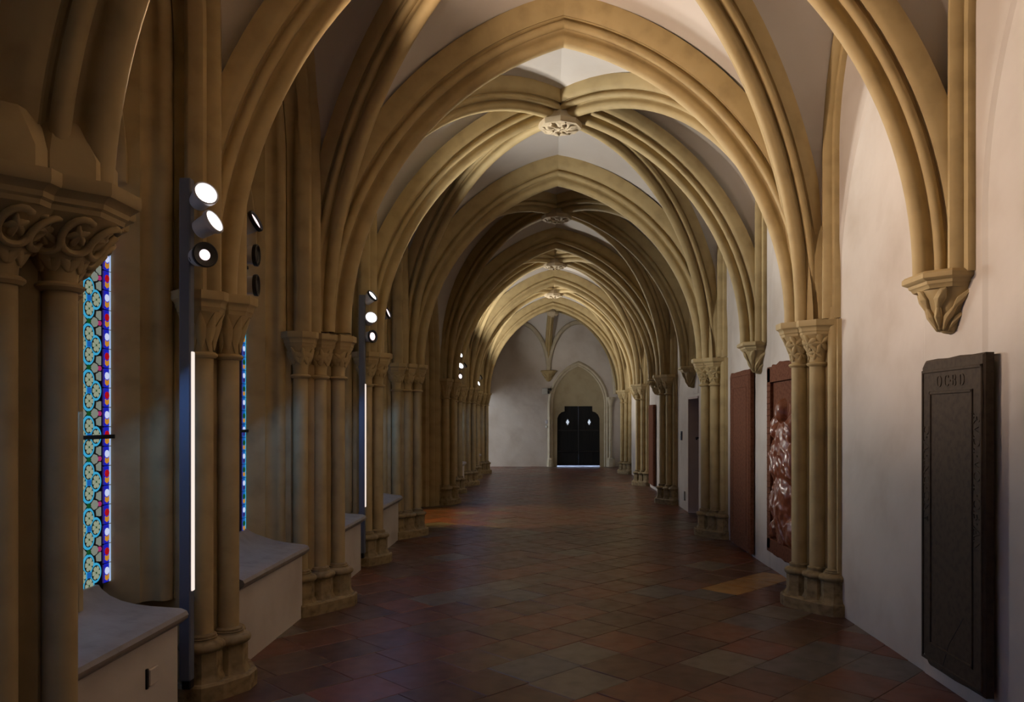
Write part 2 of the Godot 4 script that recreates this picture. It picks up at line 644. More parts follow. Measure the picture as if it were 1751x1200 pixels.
func vaults() -> void:
	# transverse arches
	for k in range(1, 7):
		var t := thing("transverse_arch", ["", "pointed moulded arch spanning the walk right above the darkest pillar", "broad pointed stone arch closest in full view, its peak touching the upper frame edge", "second complete pointed arch spanning the walk, behind the large boss", "third complete pointed arch, in shadow beyond the second boss", "fourth pointed arch down the walk, brightly lit along its left limb", "last pointed arch, framing the far white wall and black door"][k], "arch", W(XC, CAPY, A[k]), "transverse arches of the vault")
		for side in [-1, 1]:
			var mb := MB.new()
			rib(mb, arch_foot(k, side) - t.position, W(XC, 4.79, A[k]) - t.position, 1.0, 0.0, 34)
			part("arch_limb", mb, M["stone"], t)
	# bays
	for b in 6:
		var dm: float = (A[b] + A[b + 1]) / 2 + (0.0 if b != 1 else -0.02)
		var top := W(XC, 4.89, dm)
		var vault := MB.new()
		var ribs: Node3D = null
		if b > 0:
			ribs = thing("rib_vault", ["", "nearest overhead ribs, rising from the floodlit slender pier and the large leaf corbel", "moulded vault ribs meeting at the largest carved boss", "shadowed vault ribs meeting at the second boss down the walk", "vault ribs meeting at the third boss, partly lit", "brightly lit vault ribs meeting at the smallest boss, before the last arch"][b], "vault rib", Vector3.ZERO, "ribs of the vault bays")
		for side in [-1, 1]:
			var mid: float = ML[b] if side < 0 else MR[b]
			var xs := 2.10 if side > 0 else -1.83
			var open: bool = b == 3 and side < 0
			var S0 := W(xs, capy(side), A[b] + 0.14)
			var S1 := W(xs, capy(side), A[b + 1] - 0.14)
			var SM := W(2.14 if side > 0 else -1.86, 2.43 if side > 0 else 2.32, mid)
			if ribs:
				for e in ([S0, S1] if open else [S0, S1, SM]):
					var mb := MB.new()
					rib(mb, e, top + Vector3(0, 0.07, 0) if e == SM else top, 0.84, 0.10)
					part("rib", mb, M["stone"], ribs)
			# webs of this side
			var xw := XR - 0.02 if side > 0 else -2.03
			var y0 := capy(side) + 0.05
			var d0 := func(s): return arc_pt(S0, top, s, 0.27)
			var d1 := func(s): return arc_pt(S1, top, s, 0.27)
			var dmid := func(s): return arc_pt(SM, top + Vector3(0, 0.07, 0), s, 0.25)
			var a0 := func(s): return arc_pt(arch_foot(b, side), W(XC, 4.79, A[b]), s, 0.33)
			var a1 := func(s): return arc_pt(arch_foot(b + 1, side), W(XC, 4.79, A[b + 1]), s, 0.33)
			web(vault, a0, d0)
			web(vault, a1, d1)
			if open:
				var w0 := func(s): return wall_pt(xw, A[b] + 0.3, dm, y0, 2.6, 5.25, sin(s * PI / 2))
				var w1 := func(s): return wall_pt(xw, A[b + 1] - 0.3, dm, y0, 2.6, 5.25, sin(s * PI / 2))
				web(vault, d0, w0)
				web(vault, d1, w1)
			else:
				var q0: float = (A[b] + mid) / 2
				var q1: float = (A[b + 1] + mid) / 2
				for e in [[d0, A[b] + 0.3, q0], [dmid, mid - 0.2, q0], [dmid, mid + 0.2, q1], [d1, A[b + 1] - 0.3, q1]]:
					var foot: float = e[1]
					var apex: float = e[2]
					var wf := func(s): return wall_pt(xw, foot, apex, y0, 3.8, 5.25, sin(s * PI / 2))
					web(vault, e[0], wf)
				# wall ribs
				if ribs:
					for e in [[A[b] + 0.3, mid - 0.2], [mid + 0.2, A[b + 1] - 0.3]]:
						var mb := MB.new()
						var zc: float = (e[0] + e[1]) / 2
						var hw: float = (e[1] - e[0]) / 2 + 0.06
						var x0 := XR if side > 0 else -2.0
						var s := -1.0 if side > 0 else 1.0
						var prof := [[-0.03, x0], [-0.02, x0 + s * 0.07], [0.0, x0 + s * 0.085], [0.03, x0 + s * 0.12], [0.06, x0 + s * 0.125], [0.085, x0 + s * 0.10], [0.09, x0 + s * 0.06], [0.115, x0 + s * 0.05], [0.125, x0 + s * 0.03], [0.125, x0 - s * 0.03]]
						lancet_sweep(mb, prof, zc, hw, 2.42 if side > 0 else 2.25, 3.8, 5.2)
						part("wall_rib", mb, M["stone"], ribs)
		var c := struct("ceiling", vault, M["vault_plaster"], "white plastered vault cells " + ["above and behind the viewpoint", "of the bay overhead, before the first full arch", "round the largest boss", "in shadow round the second boss", "round the third boss", "brightly lit, before the last arch"][b])

# ------------------------------------------------------------------ piers
func bell_r(t: float, r0: float, r1: float) -> float:
	return r0 + (r1 - r0) * pow(clampf(t, 0, 1), 1.9)

func leaf(at: Vector3, r0: float, r1: float, yb: float, yt: float, th: float, tc: float, size: float, rot: float, kind: int, raise: float) -> MB:
	# a carved leaf wrapped on a bell: outline by kind, raised in the middle, cut back at its edge
	var mb := MB.new()
	var rows := []
	var n := 40
	for k in 6:
		var f := [0.02, 0.3, 0.6, 0.85, 1.0, 1.0][k] as float
		var r := PackedVector3Array()
		for i in n + 1:
			var p := TAU * i / n
			var rho := 1.0
			if kind == 0:      # ivy
				rho = 0.42 + 0.58 * pow(absf(cos(2.5 * p)), 1.3)
			elif kind == 1:    # lance
				rho = 1.0 / (absf(cos(p)) + absf(sin(p)) * 3.4 + 0.02)
			else:              # oak, wavy
				rho = 0.72 + 0.2 * cos(5 * p) + 0.08 * cos(9 * p)
			var q := Vector2(cos(p), sin(p)).rotated(rot) * rho * f * size
			var y: float = clampf(lerpf(yb, yt, tc) + q.x, yb + 0.005, yt - 0.004)
			var t := (y - yb) / (yt - yb)
			var br := bell_r(t, r0, r1)
			var up := raise * (1.0 - 0.55 * f * f) if k < 5 else -0.012
			if kind == 0 and k < 5:
				up += raise * 0.35 * cos(5 * p) * f
			var ang := th + q.y / maxf(br, 0.05)
			r.append(at + Vector3(cos(ang) * (br + up), y, sin(ang) * (br + up)))
		rows.append(r)
	mb.grid(rows, false, 50.0)
	return mb

func capital(pier: Node3D, c: Vector2, r: float, top: float, reach: float, kind: int, facing: float) -> void:
	var at := Vector3(c.x, 0, c.y)
	var yb := top - 0.34
	var yt := top - 0.115
	var r1 := reach * 0.80
	var mb := MB.new()
	var prof := []
	for p in [[r, yb - 0.035], [r + 0.012, yb - 0.033], [r + 0.024, yb - 0.02], [r + 0.024, yb - 0.012], [r + 0.012, yb - 0.002], [r, yb]]:
		prof.append(p)
	for i in range(1, 9):
		var t := i / 8.0
		prof.append([bell_r(t, r, r1), lerpf(yb, yt, t)])
	mb.lathe(prof, at, 28)
	var cap := part("capital", mb, M["stone"], pier)
	if kind == 0:
		for k in 5:
			part("leaf", leaf(at, r, r1, yb, yt, facing + (k - 2) * 0.95, 0.66, 0.085, rng.randf_range(-0.4, 0.4), 0, 0.016), M["stone"], cap)
			part("leaf", leaf(at, r, r1, yb, yt, facing + (k - 1.5) * 0.95, 0.33, 0.06, PI + rng.randf_range(-0.3, 0.3), 0, 0.013), M["stone"], cap)
	elif kind == 1:
		for k in 9:
			part("leaf", leaf(at, r, r1, yb, yt, facing + (k - 4) * 0.62, 0.52, 0.118, 0.0, 1, 0.018), M["stone"], cap)
	elif kind == 2:
		for k in 6:
			part("leaf", leaf(at, r, r1, yb, yt, facing + (k - 2.5) * 0.85, 0.62, 0.075, rng.randf() * 1.0, 2, 0.02), M["stone"], cap)
	else:
		# pierced curls: a ring of stalk round a bud
		for k in 5:
			var th: float = facing + (k - 2) * 0.78
			var pts := []
			for i in 15:
				var p := -0.6 + 5.2 * i / 14.0
				var y: float = yt - 0.075 + 0.055 * cos(p)
				var t: float = (y - yb) / (yt - yb)
				var br := bell_r(t, r, r1) + 0.022
				var ang: float = th + 0.055 * sin(p) / br
				pts.append(at + Vector3(cos(ang) * br, y, sin(ang) * br))
			var curl := MB.new()
			curl.tube(pts, 0.013, 8)
			part("curl", curl, M["stone"], cap)
			part("leaf", leaf(at, r, r1, yb, yt, th, 0.68, 0.04, 0.3, 2, 0.03), M["stone"], cap)
			part("leaf", leaf(at, r, r1, yb, yt, th + 0.39, 0.36, 0.06, 0.0, 2, 0.016), M["stone"], cap)
	var ab := MB.new()
	var g := reach / cos(PI / 8)
	ab.facets([[0.0, yt], [g * 0.78, yt], [g * 0.80, yt + 0.018], [g * 0.84, yt + 0.026], [g * 0.85, yt + 0.044], [g * 0.90, yt + 0.058], [g * 0.98, yt + 0.066], [g, yt + 0.075], [g, top], [0.0, top]], at, 8, 0.0)
	part("abacus", ab, M["stone"], pier)

func shaft_base(pier: Node3D, c: Vector2, r: float) -> void:
	var at := Vector3(c.x, 0, c.y)
	var mb := MB.new()
	var g := 0.102 / cos(PI / 8)
	mb.facets([[g * 1.28, 0.085], [g * 1.05, 0.125], [g, 0.14], [g, 0.272], [0, 0.272]], at, 8, 0.0)
	var prof := [[0.10, 0.268]]
	for i in 9:
		var t := -PI / 2 + PI * i / 8
		prof.append([0.103 + 0.026 * cos(t), 0.294 + 0.026 * sin(t)])
	prof.append_array([[0.098, 0.322], [0.088, 0.325], [0.083, 0.333], [0.086, 0.341], [r + 0.018, 0.344], [r + 0.018, 0.356], [r + 0.008, 0.362], [r, 0.366]])
	mb.lathe(prof, at, 28)
	part("base", mb, M["base_stone"], pier)

func plinth(pier: Node3D, pts: Array) -> void:
	var cloud := PackedVector2Array()
	for c in pts:
		for k in 8:
			var t := TAU * (k + 0.5) / 8
			cloud.append(c + Vector2(cos(t), sin(t)) * 0.163)
	var hull := Geometry2D.convex_hull(cloud)
	if hull[0] == hull[hull.size() - 1]:
		hull.remove_at(hull.size() - 1)
	var mb := MB.new()
	var flip := PackedVector2Array()
	for p in hull:
		flip.append(Vector2(p.x, -p.y))
	mb.prism(flip, Transform3D(Basis(Vector3.RIGHT, -PI / 2), Vector3.ZERO), 0.10, 0.012)
	part("plinth", mb, M["base_stone"], pier)

func core(pier: Node3D, pts: Array, y1: float) -> void:
	var poly := PackedVector2Array()
	for p in pts:
		poly.append(Vector2(p[0], p[1]))
	var mb := MB.new()
	mb.prism(poly, Transform3D(Basis(Vector3.RIGHT, -PI / 2), Vector3.ZERO), y1, 0.0)
	part("pier_core", mb, M["stone"], pier)

func shaft(pier: Node3D, c: Vector2, r: float, y1: float) -> void:
	var mb := MB.new()
	mb.lathe([[r, 0.34], [r, y1]], Vector3(c.x, 0, c.y), 24)
	part("shaft", mb, M["stone"], pier)

func left_pier(k: int) -> void:
	var p := thing("clustered_pier", ["", "darkest clustered pier with curled pierced leaf capitals, beside the bright stained glass", "left clustered pier of three shafts standing opposite the ivy-capital pier", "left clustered pier with three capitals, between the second light pole and the dark opening", "left clustered pier on the far jamb of the opening, yellow light at its foot", "left clustered pier below three small distant glowing lamps", "last left clustered pier, edging the far white wall"][k], "pier", W(XL, 0, A[k]), "left clustered piers")
	var top := 2.44 if k == 1 else (2.30 if k == 2 else 2.33)
	var reach := 0.25 if k == 1 else 0.145
	var r := 0.058
	var sh := [Vector2(0.17, 0), Vector2(0.06, 0.17), Vector2(0.06, -0.17), Vector2(-0.05, 0.33), Vector2(-0.05, -0.33)]
	if k == 4:
		sh = [Vector2(0.17, 0), Vector2(0.06, 0.15), Vector2(-0.05, 0.3), Vector2(0.06, 0.3), Vector2(0.03, -0.17), Vector2(-0.11, -0.2), Vector2(-0.24, -0.2)]
	core(p, [[-0.35, -0.36], [-0.12, -0.36], [-0.09, -0.26], [0.03, -0.23], [0.03, -0.09], [0.12, -0.05], [0.12, 0.05], [0.03, 0.09], [0.03, 0.23], [-0.09, 0.26], [-0.12, 0.36], [-0.35, 0.36]], top)
	for c in sh:
		shaft(p, c, r, top - 0.36)
		capital(p, c, r, top, reach, 3 if k == 1 else (2 if k < 4 else 1), -c.y * -1.2 + 0.9 if c.y < 0.0 else 0.6)
		shaft_base(p, c, r)
	plinth(p, sh)
	if k == 1:
		for c in sh:
			var blk := MB.new()
			blk.facets([[0.19, top], [0.19, top + 0.09], [0.15, top + 0.16], [0.10, top + 0.24], [0.0, top + 0.26]], Vector3(c.x, 0, c.y), 8)
			part("springer_block", blk, M["stone"], p)
	# rolls that carry the window mouldings up from the capitals
	if k != 4:
		for s in [-1, 1]:
			var mb := MB.new()
			mb.lathe([[0.05, top], [0.05, 4.6]], Vector3(-0.06, 0, 0.31 * s), 16)
			mb.lathe([[0.035, top], [0.035, 4.4]], Vector3(-0.01, 0, 0.22 * s), 12)
			part("roll_moulding", mb, M["stone"], p)

func middle_pier(k: int) -> void:
	var p := thing("window_pier", ["slender window pier beside the viewpoint", "slender pier of paired shafts with spiky leaf capitals, carrying the nearest floodlights", "slender pier with paired shafts behind the second light pole", "", "distant slender pier with three small floodlights above its capital", "slenderest distant left pier, under a single tiny lamp"][k], "pier", W(XL, 0, ML[k]), "slender piers between the windows")
	var r := 0.062
	var top := 2.32
	var sh := [Vector2(0.07, 0), Vector2(-0.02, 0.155), Vector2(-0.02, -0.155)]
	core(p, [[-0.4, -0.19], [-0.12, -0.19], [-0.10, -0.15], [-0.03, -0.09], [0.02, -0.04], [0.02, 0.04], [-0.03, 0.09], [-0.10, 0.15], [-0.12, 0.19], [-0.4, 0.19]], top)
	for c in sh:
		shaft(p, c, r, top - 0.36)
		capital(p, c, r, top, 0.155, 1 if k < 2 else 2, -c.y * -1.2 + 0.9 if c.y < 0.0 else 0.6)
		shaft_base(p, c, r)
	plinth(p, sh)
	for s in [-1, 1]:
		var mb := MB.new()
		mb.lathe([[0.045, top], [0.045, 4.5]], Vector3(-0.06, 0, 0.18 * s), 16)
		part("roll_moulding", mb, M["stone"], p)

func right_pier(k: int) -> void:
	var p := thing("clustered_pier", ["", "clustered pier on the right wall beside the viewpoint", "pale right pier with broad ivy leaf capitals, in front of the glossy red relief slab", "right clustered pier beside the grey side doorway", "right clustered pier with a projecting carved bracket at its capital", "right clustered pier in front of a brightly lit strip of wall", "last right clustered pier, next to the black door's portal"][k], "pier", W(XR, 0, A[k]), "right clustered piers")
	var top := 2.41
	var sh := [Vector2(-0.22, 0), Vector2(-0.12, 0.165), Vector2(-0.12, -0.165)]
	var thin := [Vector2(-0.03, 0.30), Vector2(-0.03, -0.30)]
	core(p, [[0.1, -0.40], [-0.03, -0.38], [-0.04, -0.24], [-0.10, -0.2], [-0.10, -0.1], [-0.18, -0.05], [-0.18, 0.05], [-0.10, 0.1], [-0.10, 0.2], [-0.04, 0.24], [-0.03, 0.38], [0.1, 0.40]], top)
	for c in sh:
		shaft(p, c, 0.068, top - 0.36)
		capital(p, c, 0.068, top, 0.185, 0 if k < 4 else 2, PI + (c.y * 2.6))
		shaft_base(p, c, 0.068)
	for c in thin:
		shaft(p, c, 0.052, top + 0.1)
		shaft_base(p, c, 0.052)
	plinth(p, sh + thin)
	if k == 4:
		# carved bracket that juts out of the capital
		var mb := MB.new()
		for i in 7:
			var t := i / 6.0
			mb.facets([[0.0, 2.16 + 0.07 * t], [0.045 + 0.02 * sin(i * 2.3), 2.17 + 0.07 * t], [0.05, 2.22 + 0.07 * t], [0.03, 2.28 + 0.02 * t], [0, 2.29 + 0.02 * t]], Vector3(-0.3 - 0.14 * t, 0, -0.1 + 0.05 * sin(i * 1.7)), 7, i)
		part("carved_bracket", mb, M["stone"], p)

# ------------------------------------------------------------------ corbels on the right wall
func corbel(k: int) -> void:
	if k == 0:
		return
	var labels := ["", "large leaf-carved corbel on the right wall above the dark grave slab", "leaf-carved corbel on the right wall between the two red slabs", "small corbel high on the right wall over the side doorway", "distant corbel on the right wall above the narrow far slab", "farthest corbel on the right wall, beyond the fourth pier"]
	var p := thing("wall_corbel", labels[k], "corbel", W(XR, 2.10, MR[k]), "corbels on the right wall")
	corbel_shape(p, PI, 1.0)

func corbel_shape(p: Node3D, facing: float, s: float) -> void:
	var turn := Basis(Vector3.UP, -(facing - PI))
	var mb := MB.new()
	var rows := []
	# half octagon plan: a tapering basket from tip to abacus
	var lv := [[0.035, 0.0, 0.06], [0.06, 0.02, 0.09], [0.07, 0.05, 0.10], [0.085, 0.10, 0.12], [0.14, 0.19, 0.165], [0.18, 0.25, 0.19]]
	for l in lv:
		var r := PackedVector3Array()
		for i in 17:
			var t := PI / 2 + PI * i / 16
			r.append(turn * Vector3(cos(t) * l[2] * s, l[1] * s, sin(t) * l[0] * s * 1.1))
		rows.append(r)
	mb.grid(rows, false, 50.0)
	var tip := PackedVector3Array()
	var tp := PackedVector3Array()
	for i in 17:
		tip.append(rows[0][i])
		tp.append(turn * Vector3(-0.02, -0.008, 0))
	mb.grid([tp, tip])
	var basket := part("basket", mb, M["stone"], p)
	for k in 7:
		var lf := MB.new()
		var th := (k - 3) * 0.46
		for j in 2:
			var rr := []
			for q in 5:
				var f := [0.05, 0.5, 0.85, 1.0, 1.0][q] as float
				var r := PackedVector3Array()
				for i in 25:
					var a := TAU * i / 24
					var rho := 1.0 / (absf(cos(a)) + absf(sin(a)) * 2.6) * f
					var y := (0.09 + 0.10 * j) + cos(a) * rho * 0.085
					var w := sin(a) * rho * 0.085 + th * (0.05 + 0.10 * y / 0.25) * 2.0
					y = clampf(y, 0.01, 0.245)
					var ang := PI + w * 1.0 / 0.16
					ang = clampf(ang, PI / 2, 1.5 * PI)
					var g := y / 0.25
					var rx := lerpf(0.075, 0.195, g) + 0.016 + (0.016 * (1 - f) if q < 4 else -0.03)
					var rz := lerpf(0.05, 0.20, g * g * 0.5 + g * 0.5) + 0.016 + (0.016 * (1 - f) if q < 4 else -0.03)
					r.append(turn * Vector3(cos(ang) * rx, y, sin(ang) * rz) * s)
				rr.append(r)
			lf.grid(rr, false, 60.0)
		part("leaf", lf, M["stone"], basket)
	var ab := MB.new()
	var prof := [[0.0, 0.245], [0.195, 0.245], [0.205, 0.262], [0.215, 0.268], [0.22, 0.285], [0.245, 0.295], [0.25, 0.30], [0.25, 0.325], [0.235, 0.34], [0.0, 0.345]]
	var corners := [[1.0, 0.0], [1.0, 0.55], [0.55, 1.0], [-0.55, 1.0], [-1.0, 0.55], [-1.0, 0.0]]
	for c in 5:
		var rr := []
		for q in prof:
			rr.append(PackedVector3Array([turn * Vector3(-corners[c][1] * q[0] * 0.98, q[1], corners[c][0] * q[0]) * s, turn * Vector3(-corners[c + 1][1] * q[0] * 0.98, q[1], corners[c + 1][0] * q[0]) * s]))
		ab.grid(rr, false, 30.0)
	part("abacus", ab, M["stone"], p)

# ------------------------------------------------------------------ windows
func window_span(d0: float, d1: float, first: bool) -> Vector2:     # centre and outer half width of the window moulding
	var a: float = d0 + (0.49 if first else 0.35)
	var b: float = d1 - (0.35 if first else 0.49)
	return Vector2((a + b) / 2, (b - a) / 2 + 0.26)

func dado_span(d0: float, d1: float, first: bool) -> Vector2:
	return Vector2(d0 + 0.25, d1 - 0.50) if first else Vector2(d0 + 0.28, d1 - 0.45)

func windows() -> void:
	var count := 0
	for b in 6:
		if b == 3:
			continue
		for h in [[A[b], ML[b], 0], [ML[b], A[b + 1], 1]]:
			count += 1
			var span := window_span(h[0], h[1], h[2] == 0)
			var zc := span.x
			var hw := span.y
			var names := {3: "tall stained glass window with blue quatrefoils and white rosettes, beside the darkest pier", 4: "stained glass window of green and red pieces seen edge-on past the floodlit pier"}
			var win := struct("window_%d" % count, null, null, ["", "traceried window behind the viewpoint, first of its pair", "traceried window just left of the viewpoint", names.get(3), names.get(4), "traceried window hidden between the first full pier and the second light pole", "traceried window past the second light pole, before the dark opening", "traceried window past the opening, before the three tiny floodlights", "traceried window just past the three tiny floodlights", "traceried window before the farthest slender pier", "last traceried window on the left, beside the far corner"][count])
			win.position = W(0, 0, zc)
			# stone surround
			var mb := MB.new()
			var gw := hw - 0.26
			var prof := [[-0.03, -2.0], [0.0, -1.995]]
			for e in [[0.03, -2.045, 0.042, 100.0, -20.0], [0.125, -2.19, 0.047, 120.0, -15.0]]:
				for i in 8:
					var t := deg_to_rad(lerpf(e[3], e[4], i / 7.0))
					prof.append([e[0] + e[2] * cos(t), e[1] + e[2] * sin(t)])
				var last = prof[prof.size() - 1]
				for i in range(1, 6):
					var t := PI / 2 * i / 5.0
					prof.append([last[0] - 0.012 + 0.045 * (1 - cos(t)), last[1] - 0.075 * sin(t) - 0.005])
				last = prof[prof.size() - 1]
				prof.append([last[0] + 0.012, last[1] + 0.002])
			prof.append([0.235, -2.34])
			prof.append([0.26, -2.39])
			prof.append([0.262, -2.46])
			lancet_sweep(mb, prof, 0.0, hw, 0.57, 3.7, 5.0)
			part("stone_surround", mb, M["stone"], win)
			# sill
			var sl := MB.new()
			var sp := [[-1.97, 0.50], [-1.945, 0.52], [-1.925, 0.535], [-1.92, 0.555], [-1.93, 0.575], [-1.96, 0.587], [-2.03, 0.592], [-2.12, 0.598], [-2.20, 0.608], [-2.28, 0.628], [-2.34, 0.655], [-2.385, 0.69], [-2.40, 0.712], [-2.44, 0.715], [-2.44, 0.4]]
			var ds := dado_span(h[0], h[1], h[2] == 0)
			var rows := []
			for p in sp:
				var r := PackedVector3Array()
				for i in 17:
					var z := lerpf(ds.x - zc, ds.y - zc, i / 16.0)
					# the ends sweep up into the jambs
					var e := clampf((absf(z) - (gw - 0.05)) / 0.26, 0, 1)
					var lift := 0.0
					if p[0] < -2.0 and p[1] > 0.55:
						lift = 0.16 * e * e * clampf((-2.0 - p[0]) / 0.3, 0, 1)
					r.append(W(p[0], p[1] + lift, z))
				rows.append(r)
			sl.grid(rows, false, 40.0)
			for e in [0, 16]:
				var c := Vector3(-2.2, 0.5, rows[0][e].z)
				for j in rows.size() - 1:
					sl.quad(rows[j][e], rows[j + 1][e], c, c)
			part("sill", sl, M["sill_stone"], win)
			# tracery: middle post, two light heads and a ring
			var tr := MB.new()
			tr.box(W(-2.42, 1.85, 0), Vector3(0.16, 2.4, 0.07), 0.0)
			tr.box(W(-2.40, 1.85, 0), Vector3(0.20, 2.4, 0.035), 0.0)
			var lw := (gw - 0.05) / 2
			for s in [-1, 1]:
				var zl: float = s * (0.05 + lw)
				lancet_sweep(tr, [[-0.03, -2.46], [-0.02, -2.36], [-0.008, -2.335], [0.008, -2.335], [0.02, -2.36], [0.03, -2.46]], zl, lw + 0.012, 2.9, 2.95, 3.62)
			var ring := []
			for e in [[0.20, -2.46], [0.21, -2.36], [0.23, -2.335], [0.255, -2.335], [0.275, -2.36], [0.285, -2.46]]:
				var r := PackedVector3Array()
				for i in 33:
					var t := TAU * i / 32
					r.append(W(e[1], 3.88 + sin(t) * e[0], cos(t) * e[0]))
				ring.append(r)
			tr.grid(ring, false, 40.0)
			part("tracery", tr, M["stone"], win)
			var bp := MB.new()
			var path := lancet(0.0, gw + 0.02, 2.9, 3.7, 4.62, 0.0)
			var poly := PackedVector2Array()
			for q in path:
				if poly.is_empty() or poly[poly.size() - 1].distance_to(q) > 0.002:
					poly.append(q)
			bp.prism(poly, Transform3D(Basis(Vector3(0, 0, -1), Vector3.UP, Vector3(1, 0, 0)), Vector3(-2.50, 0, 0)), 0.05, 0.0)
			part("tracery_web", bp, M["stone"], win)
			for s in [-1, 1]:
				stained_light(win, s * (0.05 + lw), lw, count == 3, count == 4)
			var disc := MB.new()
			disc.lathe([[0.0, 0.0], [0.2, 0.0], [0.2, 0.006], [0.0, 0.006]], Vector3.ZERO, 24)
			var dd := part("round_pane", disc, M["glass_violet"], win)
			dd.transform = Transform3D(Basis(Vector3(0, 0, 1), -PI / 2), Vector3(-2.445, 3.88, 0))

func ngon(c: Vector2, r: float, n: int, sx := 1.0, sy := 1.0, rot := 0.0) -> PackedVector2Array:
	var p := PackedVector2Array()
	for i in n:
		var t := rot + TAU * i / n
		p.append(c + Vector2(cos(t) * sx, sin(t) * sy) * r)
	return p

func petal(t: float) -> PackedVector2Array:
	var p := PackedVector2Array()
	for q in [Vector2(0.006, -0.002), Vector2(0.016, -0.0085), Vector2(0.026, -0.0125), Vector2(0.034, -0.0105), Vector2(0.0365, -0.004), Vector2(0.035, 0.0), Vector2(0.0365, 0.004), Vector2(0.034, 0.0105), Vector2(0.026, 0.0125), Vector2(0.016, 0.0085), Vector2(0.006, 0.002)]:
		p.append(q.rotated(t))
	return p

